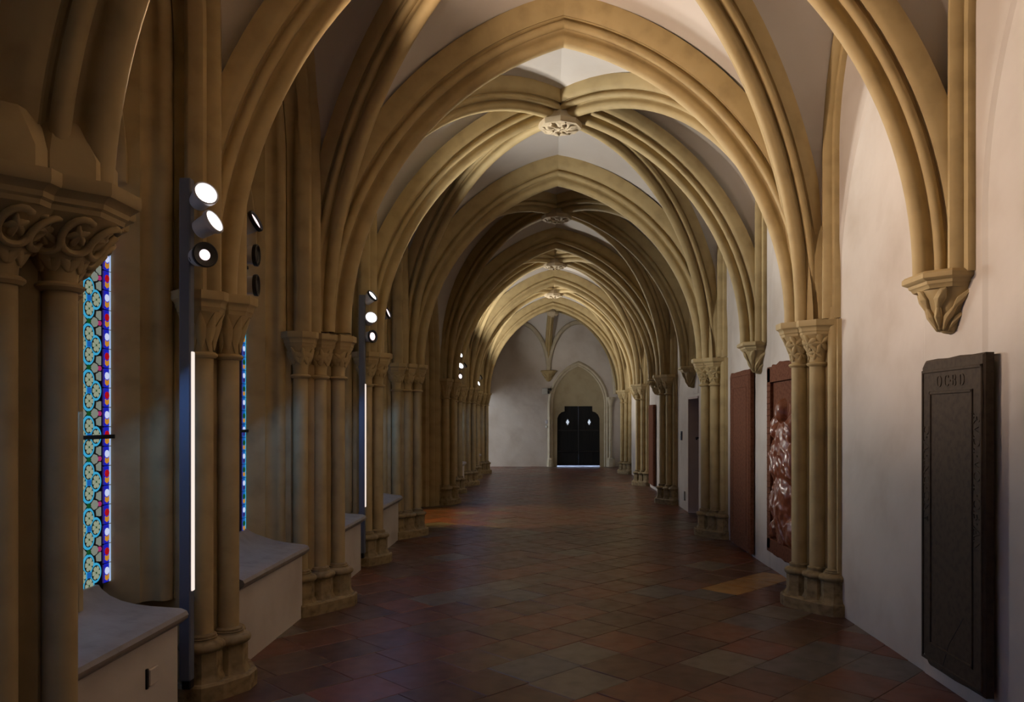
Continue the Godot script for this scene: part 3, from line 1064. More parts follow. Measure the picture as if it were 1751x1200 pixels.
func stained_light(win: Node3D, zl: float, lw: float, fine: bool, mixed: bool) -> void:
	# one light: a lead panel with coloured pieces standing a little proud of it. Local x runs along -z (towards the viewer), local y up
	var y0 := 0.70
	var y1 := 3.45
	var light := Node3D.new()
	light.name = "stained_light"
	win.add_child(light, true)
	light.position = Vector3(XGL, 0, -zl)
	var lead := MB.new()
	var lp := lancet(0.0, lw, y0, 2.95, 3.6, 0.0)
	var poly := PackedVector2Array()
	for q in lp:
		if poly.is_empty() or poly[poly.size() - 1].distance_to(q) > 0.002:
			poly.append(q)
	lead.prism(poly, Transform3D(Basis(Vector3(0, 0, -1), Vector3.UP, Vector3(1, 0, 0)), Vector3(-0.012, 0, 0)), 0.01, 0.0)
	part("lead_panel", lead, M["lead"], light)
	var bar := MB.new()
	bar.box(Vector3(0.015, 1.50, 0), Vector3(0.02, 0.022, lw * 2 + 0.02), 0.0)
	bar.box(Vector3(0.015, 2.80, 0), Vector3(0.02, 0.022, lw * 2 + 0.02), 0.0)
	part("saddle_bar", bar, M["black_iron"], light)
	var base := Transform3D(Basis(Vector3(0, 0, -1), Vector3.UP, Vector3(1, 0, 0)), Vector3.ZERO)
	var lots := {}
	var meshes := {}
	var put := func(called: String, m: String, shape: PackedVector2Array, at: Vector2, thick: float):
		if fine:
			var key := "%s_%.4f_%.3f_%d" % [called, shape[0].x + 3.1 * shape[1].y, thick, shape.size()]
			if not meshes.has(key):
				var pm := MB.new()
				pm.prism(shape, base, thick, 0.0015)
				meshes[key] = pm.done()
			part(called, meshes[key], M[m], light, Vector3(0, at.y, -at.x))
		else:
			if not lots.has(m):
				lots[m] = MB.new()
			var moved := PackedVector2Array()
			for q in shape:
				moved.append(q + at)
			lots[m].prism(moved, base, thick, 0.0)
	var P := 0.243
	var inner := lw - 0.085
	var ring := PackedVector2Array()
	var q_ring := "glass_ring" if not mixed else "glass_square"
	var q_rose := "glass_rosette" if not mixed else "glass_grisaille"
	var top := 3.15
	var c := y0 + 0.075
	while c < top:
		# four roundels with a coloured ring behind each, a blue square in the middle
		for e in [Vector2(0, 0.056), Vector2(0, -0.056), Vector2(0.066, 0), Vector2(-0.066, 0)]:
			put.call("ring_piece", q_ring, ngon(Vector2.ZERO, 0.054, 18, 1.0, 1.0), Vector2(0, c) + e, 0.004 if e.x == 0 else 0.0035)
			put.call("lead_line", "lead", ngon(Vector2.ZERO, 0.0405, 18), Vector2(0, c) + e, 0.006)
			if fine:
				for k in 6:
					var t := TAU * k / 6
					put.call("petal", q_rose, petal(t), Vector2(0, c) + e, 0.0085)
				put.call("flower_eye", "glass_green", ngon(Vector2.ZERO, 0.0045, 6), Vector2(0, c) + e, 0.0095)
			else:
				put.call("petal", q_rose, ngon(Vector2.ZERO, 0.034, 12), Vector2(0, c) + e, 0.0085)
		put.call("square_pane", "glass_square", ngon(Vector2.ZERO, 0.021, 4, 1.0, 1.0, PI / 4), Vector2(0, c), 0.010)
		put.call("knot_pane", "glass_green", ngon(Vector2.ZERO, 0.015, 6), Vector2(0, c + P / 2), 0.010)
		for s in [-1.0, 1.0]:
			# grisaille leaf, quarry panes and pink bud between the medallions
			put.call("leaf_pane", "glass_grisaille", PackedVector2Array([Vector2(s * 0.02, 0.0), Vector2(s * 0.05, -0.026), Vector2(s * 0.075, -0.02), Vector2(s * 0.088, 0.0), Vector2(s * 0.075, 0.02), Vector2(s * 0.05, 0.026)]), Vector2(0, c + P / 2), 0.007)
			for u in [-1.0, 1.0]:
				put.call("quarry_pane", "glass_grisaille", PackedVector2Array([Vector2(s * 0.072, u * 0.032), Vector2(s * 0.092, u * 0.024), Vector2(s * 0.092, u * 0.062), Vector2(s * 0.078, u * 0.062)]), Vector2(0, c + P / 2), 0.007)
				put.call("quarry_pane", "glass_grisaille", PackedVector2Array([Vector2(s * 0.098, u * 0.018), Vector2(s * 0.113, u * 0.018), Vector2(s * 0.113, u * 0.066), Vector2(s * 0.098, u * 0.066)]), Vector2(0, c + P / 2), 0.007)
			put.call("bud_pane", "glass_pink", ngon(Vector2.ZERO, 0.014, 6), Vector2(s * 0.102, c + P / 2), 0.0085)
		c += P
	# side borders
	var bx := lw - 0.042
	var bead := lw - 0.075
	var i := 0
	var y := y0 + 0.055
	while y < top + 0.05:
		for s in [-1.0, 1.0]:
			var cols := ["glass_white", "glass_red"] if not mixed else ["glass_green", "glass_white"]
			put.call("border_pane", "glass_blue" if not mixed else "glass_square", PackedVector2Array([Vector2(-0.023, -0.051), Vector2(0.023, -0.051), Vector2(0.023, 0.051), Vector2(-0.023, 0.051)]), Vector2(s * bx, y), 0.003)
			put.call("border_rosette", cols[i % 2], ngon(Vector2.ZERO, 0.0205, 10), Vector2(s * bx, y + 0.012), 0.007)
			put.call("border_chevron", "glass_amber" if not (mixed and i % 2) else "glass_violet", PackedVector2Array([Vector2(-0.018, 0.016), Vector2(0, 0.008), Vector2(0.018, 0.016), Vector2(0.018, -0.008), Vector2(0, -0.018), Vector2(-0.018, -0.008)]), Vector2(s * bx, y - 0.024), 0.007)
			put.call("beaded_strip", "glass_violet", PackedVector2Array([Vector2(-0.004, -0.049), Vector2(0.004, -0.049), Vector2(0.004, 0.049), Vector2(-0.004, 0.049)]), Vector2(s * bead, y), 0.004)
			put.call("edge_pane", "glass_edge" if not mixed else "glass_ring", PackedVector2Array([Vector2(-0.0055, -0.051), Vector2(0.0055, -0.051), Vector2(0.0055, 0.051), Vector2(-0.0055, 0.051)]), Vector2(s * (lw - 0.009), y), 0.005)
		y += 0.1065
		i += 1
	for m in lots:
		var o := part("coloured_panes", lots[m], M[m], light)
		o.set_meta("kind", "stuff")

# ------------------------------------------------------------------ bosses
func bosses() -> void:
	var labels := ["", "", "large octagonal boss with carved rosette, hanging where the nearest ribs cross", "second carved boss down the walk, in shadow", "third carved boss down the walk, just above a lit cell", "smallest carved boss, before the last arch"]
	for b in range(2, 6):
		var dm: float = (A[b] + A[b + 1]) / 2
		var t := thing("vault_boss", labels[b], "boss", W(XC, 4.835, dm), "carved bosses of the vault")
		var mb := MB.new()
		var g := 0.225 / cos(PI / 8)
		mb.facets([[g * 0.86, 0.0], [g * 0.98, 0.0], [g, 0.015], [g, 0.06], [g * 0.90, 0.075], [g * 0.8, 0.1], [0.05, 0.3]], Vector3.ZERO, 8, PI / 8)
		part("boss_block", mb, M["boss_stone"], t)
		var fl := MB.new()
		var rows := []
		for j in 21:
			var r := 0.21 * j / 20.0
			var row := PackedVector3Array()
			for i in 97:
				var a := TAU * i / 96
				var rr := r / 0.21
				var lobes := sin(5 * a + 5.0 * rr) * 0.5 + 0.5
				var ring := 0.5 + 0.5 * cos(9 * a - 7 * rr)
				var h := -0.012 * (1 - rr * rr)
				if rr > 0.36 and rr < 0.93:
					h += 0.055 * pow(lobes * ring, 0.7) * sin(PI * (rr - 0.36) / 0.57)
					h -= 0.02 * sin(PI * (rr - 0.36) / 0.57)
				elif rr <= 0.36:
					h += 0.018 * (0.5 + 0.5 * cos(5 * a)) * sin(PI * rr / 0.36)
				row.append(Vector3(cos(a) * r, h, sin(a) * r))
			rows.append(row)
		fl.grid(rows, false, 60.0)
		part("carved_rosette", fl, M["boss_stone"], t)
		for k in 8:
			var a := TAU * k / 8 + 0.2
			var lf := MB.new()
			lf.tube([Vector3(cos(a) * 0.08, -0.02, sin(a) * 0.08), Vector3(cos(a + 0.35) * 0.12, -0.024, sin(a + 0.35) * 0.12), Vector3(cos(a + 0.5) * 0.165, -0.014, sin(a + 0.5) * 0.165), Vector3(cos(a + 0.3) * 0.195, 0.0, sin(a + 0.3) * 0.195)], 0.013, 7)
			part("leaf_stalk", lf, M["boss_stone"], t)

# ------------------------------------------------------------------ slabs on the right wall. Local x runs along +z (from far to near), y up, z out of the wall
func slab_xf(d: float, y: float, out := 0.0) -> Transform3D:
	return Transform3D(Basis(Vector3(0, 0, 1), Vector3.UP, Vector3(-1, 0, 0)), W(XR - 0.025 - out, y, d))

func jagged(poly: Array, amt: float) -> PackedVector2Array:
	var out := PackedVector2Array()
	for i in poly.size():
		var a: Vector2 = poly[i]
		var b: Vector2 = poly[(i + 1) % poly.size()]
		var n := maxi(1, int(a.distance_to(b) / 0.12))
		for k in n:
			var p := a.lerp(b, float(k) / n)
			if k:
				p += Vector2(rng.randfn(0, amt), rng.randfn(0, amt))
			out.append(p)
	return out

func bar2(mb: MB, a: Vector2, b: Vector2, w: float, xf: Transform3D, h: float) -> void:
	var t := (b - a).normalized() * w / 2
	var s := Vector2(-t.y, t.x)
	mb.prism(PackedVector2Array([a - t - s, b + t - s, b + t + s, a - t + s]), xf, h, minf(0.004, w * 0.3))

func slabs() -> void:
	# dark slab, near
	var t := thing("grave_slab", "dark grey grave slab with a worn inscription border and a crack low down", "grave slab", W(XR - 0.03, 0.13, 4.55))
	var xf := Transform3D(Basis(Vector3(0, 0, 1), Vector3.UP, Vector3(-1, 0, 0)), Vector3.ZERO)
	var w := 0.35
	var H := 1.82
	var mb := MB.new()
	mb.prism(jagged([Vector2(-w, 0.05), Vector2(-w + 0.09, -0.02), Vector2(0.03, -0.02), Vector2(w, -0.01), Vector2(w, H), Vector2(-w + 0.04, H), Vector2(-w, H - 0.04)], 0.003), xf, 0.055, 0.012)
	part("slab_body", mb, M["dark_slab"], t)
	var fr := MB.new()
	for e in [[-w + 0.02, w - 0.02, 0.02, H - 0.07], [-w + 0.115, w - 0.115, 0.12, H - 0.20]]:
		var th := 0.018
		bar2(fr, Vector2(e[0], e[2]), Vector2(e[1], e[2]), th, xf.translated(Vector3(-0.053, 0, 0)), 0.010)
		bar2(fr, Vector2(e[0], e[3]), Vector2(e[1], e[3]), th, xf.translated(Vector3(-0.053, 0, 0)), 0.010)
		bar2(fr, Vector2(e[0], e[2]), Vector2(e[0], e[3]), th, xf.translated(Vector3(-0.053, 0, 0)), 0.010)
		bar2(fr, Vector2(e[1], e[2]), Vector2(e[1], e[3]), th, xf.translated(Vector3(-0.053, 0, 0)), 0.010)
	part("border", fr, M["dark_slab"], t)
	var font := SystemFont.new()
	font.font_names = PackedStringArray(["Droid Serif"])
	for e in [["O C·B D", Vector2(0, H - 0.135), 0.0], ["RVDI·VOT·OB·AN", Vector2(w - 0.068, H * 0.62), -PI / 2], ["ANO·DNI·M·C", Vector2(-w + 0.068, H * 0.62), PI / 2]]:
		var tm := TextMesh.new()
		tm.font = font
		tm.font_size = 48
		tm.text = e[0]
		tm.pixel_size = 0.0019
		tm.depth = 0.006
		tm.curve_step = 3.0
		var o := part("inscription", tm, M["dark_slab"], t)
		o.transform = xf * Transform3D(Basis(Vector3(0, 0, 1), e[2]), Vector3(e[1].x, e[1].y, 0.056))
	var crack := MB.new()
	bar2(crack, Vector2(-0.10, 0.0), Vector2(-0.02, 0.17), 0.011, xf.translated(Vector3(-0.0505, 0, 0)), 0.006)
	bar2(crack, Vector2(-0.02, 0.17), Vector2(0.14, 0.36), 0.009, xf.translated(Vector3(-0.0505, 0, 0)), 0.006)
	part("crack", crack, M["lead"], t)

	# glossy red relief slab behind the first full pier
	var t2 := thing("relief_slab", "glossy red marble slab carved with a figure in high relief, behind the ivy-capital pier", "grave slab", W(XR - 0.02, 0.19, 7.83))
	w = 0.52
	H = 1.97
	var b2 := MB.new()
	b2.prism(jagged([Vector2(-w, 0.12), Vector2(-w + 0.10, 0.0), Vector2(w, 0.0), Vector2(w, H), Vector2(-w + 0.07, H), Vector2(-w, H - 0.08)], 0.007), xf, 0.04, 0.01)
	part("slab_body", b2, M["red_slab"], t2)
	var fr2 := MB.new()
	for e in [[Vector2(-w + 0.07, 0.12), Vector2(-w + 0.07, H - 0.10), 0.12], [Vector2(w - 0.07, 0.12), Vector2(w - 0.07, H - 0.10), 0.12], [Vector2(-w + 0.08, 0.10), Vector2(w - 0.08, 0.10), 0.14], [Vector2(-w + 0.10, H - 0.11), Vector2(w - 0.08, H - 0.11), 0.16]]:
		bar2(fr2, e[0], e[1], e[2], xf, 0.075)
	for i in 26:
		bar2(fr2, Vector2(-w + 0.035, 0.2 + i * 0.062), Vector2(-w + 0.105, 0.2 + i * 0.062), 0.012, xf, 0.082)
	part("border", fr2, M["red_slab"], t2)
	var fig := MB.new()
	var nz := FastNoiseLite.new()
	nz.seed = 12
	nz.frequency = 3.2
	nz.fractal_octaves = 2
	var rows := []
	for j in 121:
		var y := 0.15 + (H - 0.33) * j / 120.0
		var row := PackedVector3Array()
		for i in 61:
			var x := (-w + 0.13) + (2 * w - 0.26) * i / 60.0
			var hgt := 0.0
			# head, shoulders, mantle, shield, and curls on either side
			for e in [[0.0, 1.48, 0.10, 0.13, 0.10], [0.0, 1.05, 0.24, 0.34, 0.085], [0.0, 0.55, 0.21, 0.45, 0.08], [-0.27, 0.98, 0.10, 0.22, 0.07], [0.27, 0.98, 0.10, 0.22, 0.07], [-0.24, 0.55, 0.13, 0.2, 0.065], [-0.31, 1.32, 0.06, 0.12, 0.06], [-0.20, 1.28, 0.06, 0.09, 0.07], [0.25, 1.3, 0.09, 0.16, 0.06], [-0.28, 0.28, 0.09, 0.1, 0.06], [0.2, 0.3, 0.14, 0.14, 0.06]]:
				var q: float = pow((x - e[0]) / e[2], 2) + pow((y - e[1]) / e[3], 2)
				if q < 1.0:
					hgt = maxf(hgt, e[4] * sqrt(1.0 - q))
			var fold := 1.0 - absf(nz.get_noise_2d(x * 1.4 + 0.25 * y, y * 0.8 + 0.3 * x))
			hgt += 0.007 * nz.get_noise_2d(x * 5.0 + 3.0, y * 3.4) * clampf((1.75 - y) * 4, 0, 1)
			hgt += 0.024 * pow(fold, 6.0) * clampf((1.62 - y) * 6, 0, 1) - 0.012
			if i == 0 or i == 60 or j == 0 or j == 120:
				hgt = -0.03
			row.append(xf * Vector3(x, y, 0.044 + hgt))
		rows.append(row)
	fig.grid(rows, false, 70.0)
	part("carved_figure", fig, M["red_marble"], t2)

	# flat red slab
	var t3 := thing("grave_slab", "tall matt red-brown grave slab standing on the floor under the smaller corbel", "grave slab", W(XR - 0.025, 0.04, 9.62))
	w = 0.50
	H = 2.13
	var b3 := MB.new()
	b3.prism(jagged([Vector2(-w, 0.0), Vector2(w, 0.0), Vector2(w, H), Vector2(-w + 0.05, H), Vector2(-w, H - 0.05)], 0.004), xf, 0.05, 0.01)
	part("slab_body", b3, M["red_slab"], t3)
	var fr3 := MB.new()
	for e in [[-w + 0.05, w - 0.05, 0.06, H - 0.06], [-w + 0.17, w - 0.17, 0.2, H - 0.20]]:
		for q in [[Vector2(e[0], e[2]), Vector2(e[1], e[2])], [Vector2(e[0], e[3]), Vector2(e[1], e[3])], [Vector2(e[0], e[2]), Vector2(e[0], e[3])], [Vector2(e[1], e[2]), Vector2(e[1], e[3])]]:
			bar2(fr3, q[0], q[1], 0.014, xf.translated(Vector3(-0.048, 0, 0)), 0.007)
	part("border", fr3, M["red_slab"], t3)

	# narrow slab far down the wall
	var t4 := thing("grave_slab", "distant narrow reddish slab on the right wall beyond the bracketed pier", "grave slab", W(XR - 0.025, 0.1, 17.95))
	var b4 := MB.new()
	b4.prism(jagged([Vector2(-0.42, 0.0), Vector2(0.42, 0.0), Vector2(0.42, 1.8), Vector2(-0.42, 1.8)], 0.004), xf, 0.05, 0.01)
	part("slab_body", b4, M["red_slab"], t4)
	var fr4 := MB.new()
	for q in [[Vector2(-0.36, 0.06), Vector2(0.36, 0.06)], [Vector2(-0.36, 1.74), Vector2(0.36, 1.74)], [Vector2(-0.36, 0.06), Vector2(-0.36, 1.74)], [Vector2(0.36, 0.06), Vector2(0.36, 1.74)]]:
		bar2(fr4, q[0], q[1], 0.016, xf.translated(Vector3(-0.048, 0, 0)), 0.008)
	part("border", fr4, M["red_slab"], t4)

func side_door() -> void:
	var o := struct("door_1", null, null, "grey recess of the side doorway in the right wall, its dark leaf edge-on")
	var mb := MB.new()
	mb.box(W(XR + 0.10, 0.975, 13.485), Vector3(0.24, 1.95, 0.035), 0.004)
	mb.box(W(XR + 0.10, 1.935, 13.06), Vector3(0.24, 0.035, 0.88), 0.004)
	part("door_reveal", mb, M["reveal"], o)
	var lf := MB.new()
	for k in 5:
		lf.box(W(XR + 0.20, 0.97, 12.72 + 0.17 * k), Vector3(0.05, 1.9, 0.166), 0.005)
	part("door_leaf", lf, M["black_wood"], o)
	var hd := MB.new()
	hd.tube([W(XR + 0.17, 1.27, 13.38), W(XR + 0.10, 1.27, 13.38), W(XR + 0.09, 1.25, 13.28)], 0.014)
	part("handle", hd, M["black_iron"], o)
	var lk := MB.new()
	lk.box(W(XR + 0.165, 0.95, 13.38), Vector3(0.03, 0.18, 0.05), 0.006)
	lk.box(W(XR + 0.165, 0.45, 13.38), Vector3(0.03, 0.05, 0.12), 0.006)
	part("lock_plate", lk, M["black_iron"], o)
	var sw := thing("light_switch", "small grey switch on the white wall beside the side doorway", "switch", W(XR - 0.012, 1.29, 14.2))
	var s1 := MB.new()
	s1.box(Vector3.ZERO, Vector3(0.03, 0.16, 0.08), 0.006)
	part("switch_plate", s1, M["alloy"], sw)
	var s2 := MB.new()
	s2.box(Vector3(-0.017, 0.02, 0), Vector3(0.012, 0.06, 0.04), 0.003)
	part("rocker", s2, M["white_plastic"], sw)
	var cp := thing("cover_plate", "small square cover plate on the low wall under the large stained glass window", "cover plate", W(XL + 0.004, 0.317, 3.97))
	var cpm := MB.new()
	cpm.box(Vector3.ZERO, Vector3(0.024, 0.085, 0.085), 0.005)
	part("plate", cpm, M["plaster"], cp)
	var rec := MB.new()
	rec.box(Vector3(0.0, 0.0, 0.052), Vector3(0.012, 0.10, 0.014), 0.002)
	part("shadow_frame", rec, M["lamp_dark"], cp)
	var so := thing("wall_socket", "small white socket low on the wall near the side doorway", "socket", W(XR - 0.012, 0.25, 13.9))
	var s3 := MB.new()
	s3.box(Vector3.ZERO, Vector3(0.026, 0.16, 0.085), 0.006)
	part("socket_plate", s3, M["white_plastic"], so)

# ------------------------------------------------------------------ light poles and floodlights
func floodlight(at: Vector3, dir: Vector3, label: String, lens_mat: String, hot: float, e: float, c: Color, cone := 42.0) -> void:
	dir = dir.normalized()
	var t := thing("floodlight", label, "floodlight", at, "floodlights on the slender piers")
	var bs := Basis.looking_at(-dir, Vector3.UP)          # +z of the lamp points along dir
	var body := MB.new()
	var rot := bs * Basis(Vector3(1, 0, 0), PI / 2)       # lathe axis y -> lamp z
	body.lathe([[0.0, -0.075], [0.042, -0.075], [0.05, -0.068], [0.055, -0.03], [0.058, 0.01], [0.058, 0.03], [0.0, 0.03]], Vector3.ZERO, 24)
	var o := part("housing", body, M["lamp_grey"], t)
	o.basis = rot
	var bz := MB.new()
	bz.lathe([[0.056, 0.018], [0.067, 0.02], [0.069, 0.03], [0.069, 0.042], [0.064, 0.046], [0.059, 0.044], [0.058, 0.032]], Vector3.ZERO, 28)
	o = part("bezel", bz, M["lamp_dark" if hot < 1.0 else "lamp_grey"], t)
	o.basis = rot
	if hot < 1.0:
		var rf := MB.new()
		rf.lathe([[0.060 * hot, 0.030], [0.059, 0.040]], Vector3.ZERO, 24)
		o = part("reflector", rf, M["lamp_dark"], t)
		o.basis = rot
	var ln := MB.new()
	ln.lathe([[0.0, 0.036], [0.030 * hot, 0.035], [0.059 * hot, 0.031]], Vector3.ZERO, 24)
	o = part("lens", ln, M[lens_mat], t)
	o.basis = rot
	var st := MB.new()
	st.tube([Vector3.ZERO - dir * 0.04, Vector3(-0.07, -0.02, 0.0)], 0.012)
	part("swivel_stem", st, M["lamp_dark"], t)
	if e > 0:
		spot(at + dir * 0.065, dir, c, e, cone)

func pole(k: int, far: bool, label: String) -> void:
	var d: float = ML[k] + (0.22 if far else -0.35)
	var t := thing("light_pole", label, "light pole", W(-1.975 if far else -2.0, 0.153, d), "light poles on the slender piers")
	var mb := MB.new()
	mb.box(Vector3(0, 1.385, 0), Vector3(0.062, 2.77, 0.05), 0.006)
	part("upright", mb, M["alloy"], t)
	var bb := MB.new()
	bb.box(Vector3(-0.012, 0.12, 0.0 if far else -0.04), Vector3(0.05, 0.36, 0.045), 0.006)
	part("driver_box", bb, M["lamp_dark"], t)
	for y in [0.42, 2.0]:
		var br := MB.new()
		br.box(Vector3(-0.03, y, -0.12 if not far else 0.10), Vector3(0.03, 0.03, 0.22), 0.004)
		part("bracket", br, M["alloy"], t)
	var st := MB.new()
	var zz := -0.0 if far else 0.0
	st.box(Vector3(0.034, 1.155, zz), Vector3(0.012, 1.32, 0.026), 0.004)
	part("light_strip", st, M["strip_glow"], t)
	area("strip_light", t.position + Vector3(0.048, 1.155, zz), Vector3(1, 0, 0), Vector2(0.026, 1.22), Color(1, 0.9, 0.82), 0.02)

func poles() -> void:
	pole(1, false, "grey light pole with a tall glowing strip, in front of the nearest slender pier")
	pole(1, true, "light pole hidden behind the nearest slender pier, only its glow showing")
	pole(2, false, "bluish light pole with a thin glowing strip at the second slender pier")
	pole(4, false, "distant light pole at the fourth slender pier")
	var y1 := 2.825
	var d := 4.45
	floodlight(W(-1.895, 2.815, 4.37), Vector3(0.68, 0.30, 0.66), "brightest floodlight, topmost on the nearest grey pole", "lens_bright", 1.0, 13.0, WARM)
	floodlight(W(-1.87, 2.665, 4.38), Vector3(0.86, 0.40, 0.2), "second floodlight from the top on the nearest pole, lens turned sideways", "lens_bright", 1.0, 5.0, WARM)
	floodlight(W(-1.895, 2.49, 4.36), Vector3(0.72, 0.0, 0.68), "lowest floodlight on the nearest pole, small lit centre in a dark ring", "lens_mid", 0.5, 1.0, WARM, 30.0)
	floodlight(W(-1.88, 2.83, 5.03), Vector3(0.87, 0.42, 0.02), "upper floodlight on the hidden side of the nearest slender pier, lens lit", "lens_mid", 0.9, 14.0, WARM, 50.0)
	floodlight(W(-1.88, 2.63, 5.03), Vector3(0.97, -0.02, -0.12), "middle unlit floodlight on the hidden side of the nearest slender pier", "lamp_dark", 0.8, 0.0, WARM)
	floodlight(W(-1.88, 2.44, 5.03), Vector3(0.97, 0.0, -0.16), "lowest unlit floodlight on the hidden side of the nearest slender pier", "lamp_dark", 0.8, 0.0, WARM)
	floodlight(W(-1.92, 2.9, 8.58), Vector3(0.75, 0.55, 0.25), "topmost floodlight at the second slender pier, tilted upward", "lens_bright", 0.9, 6.5, NEUTRAL)
	floodlight(W(-1.92, 2.67, 8.58), Vector3(0.45, 0.30, 0.84), "dazzling middle floodlight at the second slender pier, facing down the walk", "lens_bright", 1.0, 4.0, NEUTRAL)
	floodlight(W(-1.92, 2.48, 8.58), Vector3(0.80, 0.02, 0.42), "lowest floodlight at the second slender pier, half shaded", "lens_mid", 0.7, 3.0, NEUTRAL, 34.0)
	floodlight(W(-1.88, 2.80, 9.18), Vector3(0.88, 0.34, 0.12), "single floodlight on the far side of the second slender pier", "lens_mid", 0.9, 10.0, NEUTRAL, 58.0)
	floodlight(W(-1.88, 2.92, 16.8), Vector3(0.62, 0.45, 0.55), "topmost of three tiny distant floodlights", "lens_bright", 0.9, 4.0, NEUTRAL)
	floodlight(W(-1.86, 2.75, 17.45), Vector3(0.72, 0.58, -0.36), "floodlight hidden behind the fourth slender pier", "lens_bright", 0.9, 8.0, NEUTRAL, 50.0)
	floodlight(W(-1.86, 2.7, 21.55), Vector3(0.78, 0.42, -0.40), "floodlight hidden behind the farthest slender pier", "lens_bright", 0.9, 8.0, NEUTRAL, 55.0)
	floodlight(W(-1.87, 2.69, 16.8), Vector3(0.6, 0.4, 0.7), "middle of three tiny distant floodlights", "lens_bright", 1.0, 5.0, NEUTRAL)
	floodlight(W(-1.88, 2.48, 16.8), Vector3(0.7, 0.1, 0.6), "lowest of three tiny distant floodlights", "lens_mid", 0.8, 1.5, NEUTRAL)
	floodlight(W(-1.86, 2.5, 20.9), Vector3(0.80, 0.28, 0.35), "farthest single floodlight, a white dot near the far wall", "lens_bright", 0.9, 14.0, NEUTRAL, 62.0)
	floodlight(W(-3.3, 2.5, 12.5), Vector3(2.0, -2.4, -0.5), "yellow floodlight inside the chamber behind the left opening", "lens_mid", 0.9, 11.0, Color(1.0, 0.82, 0.45), 27.0)

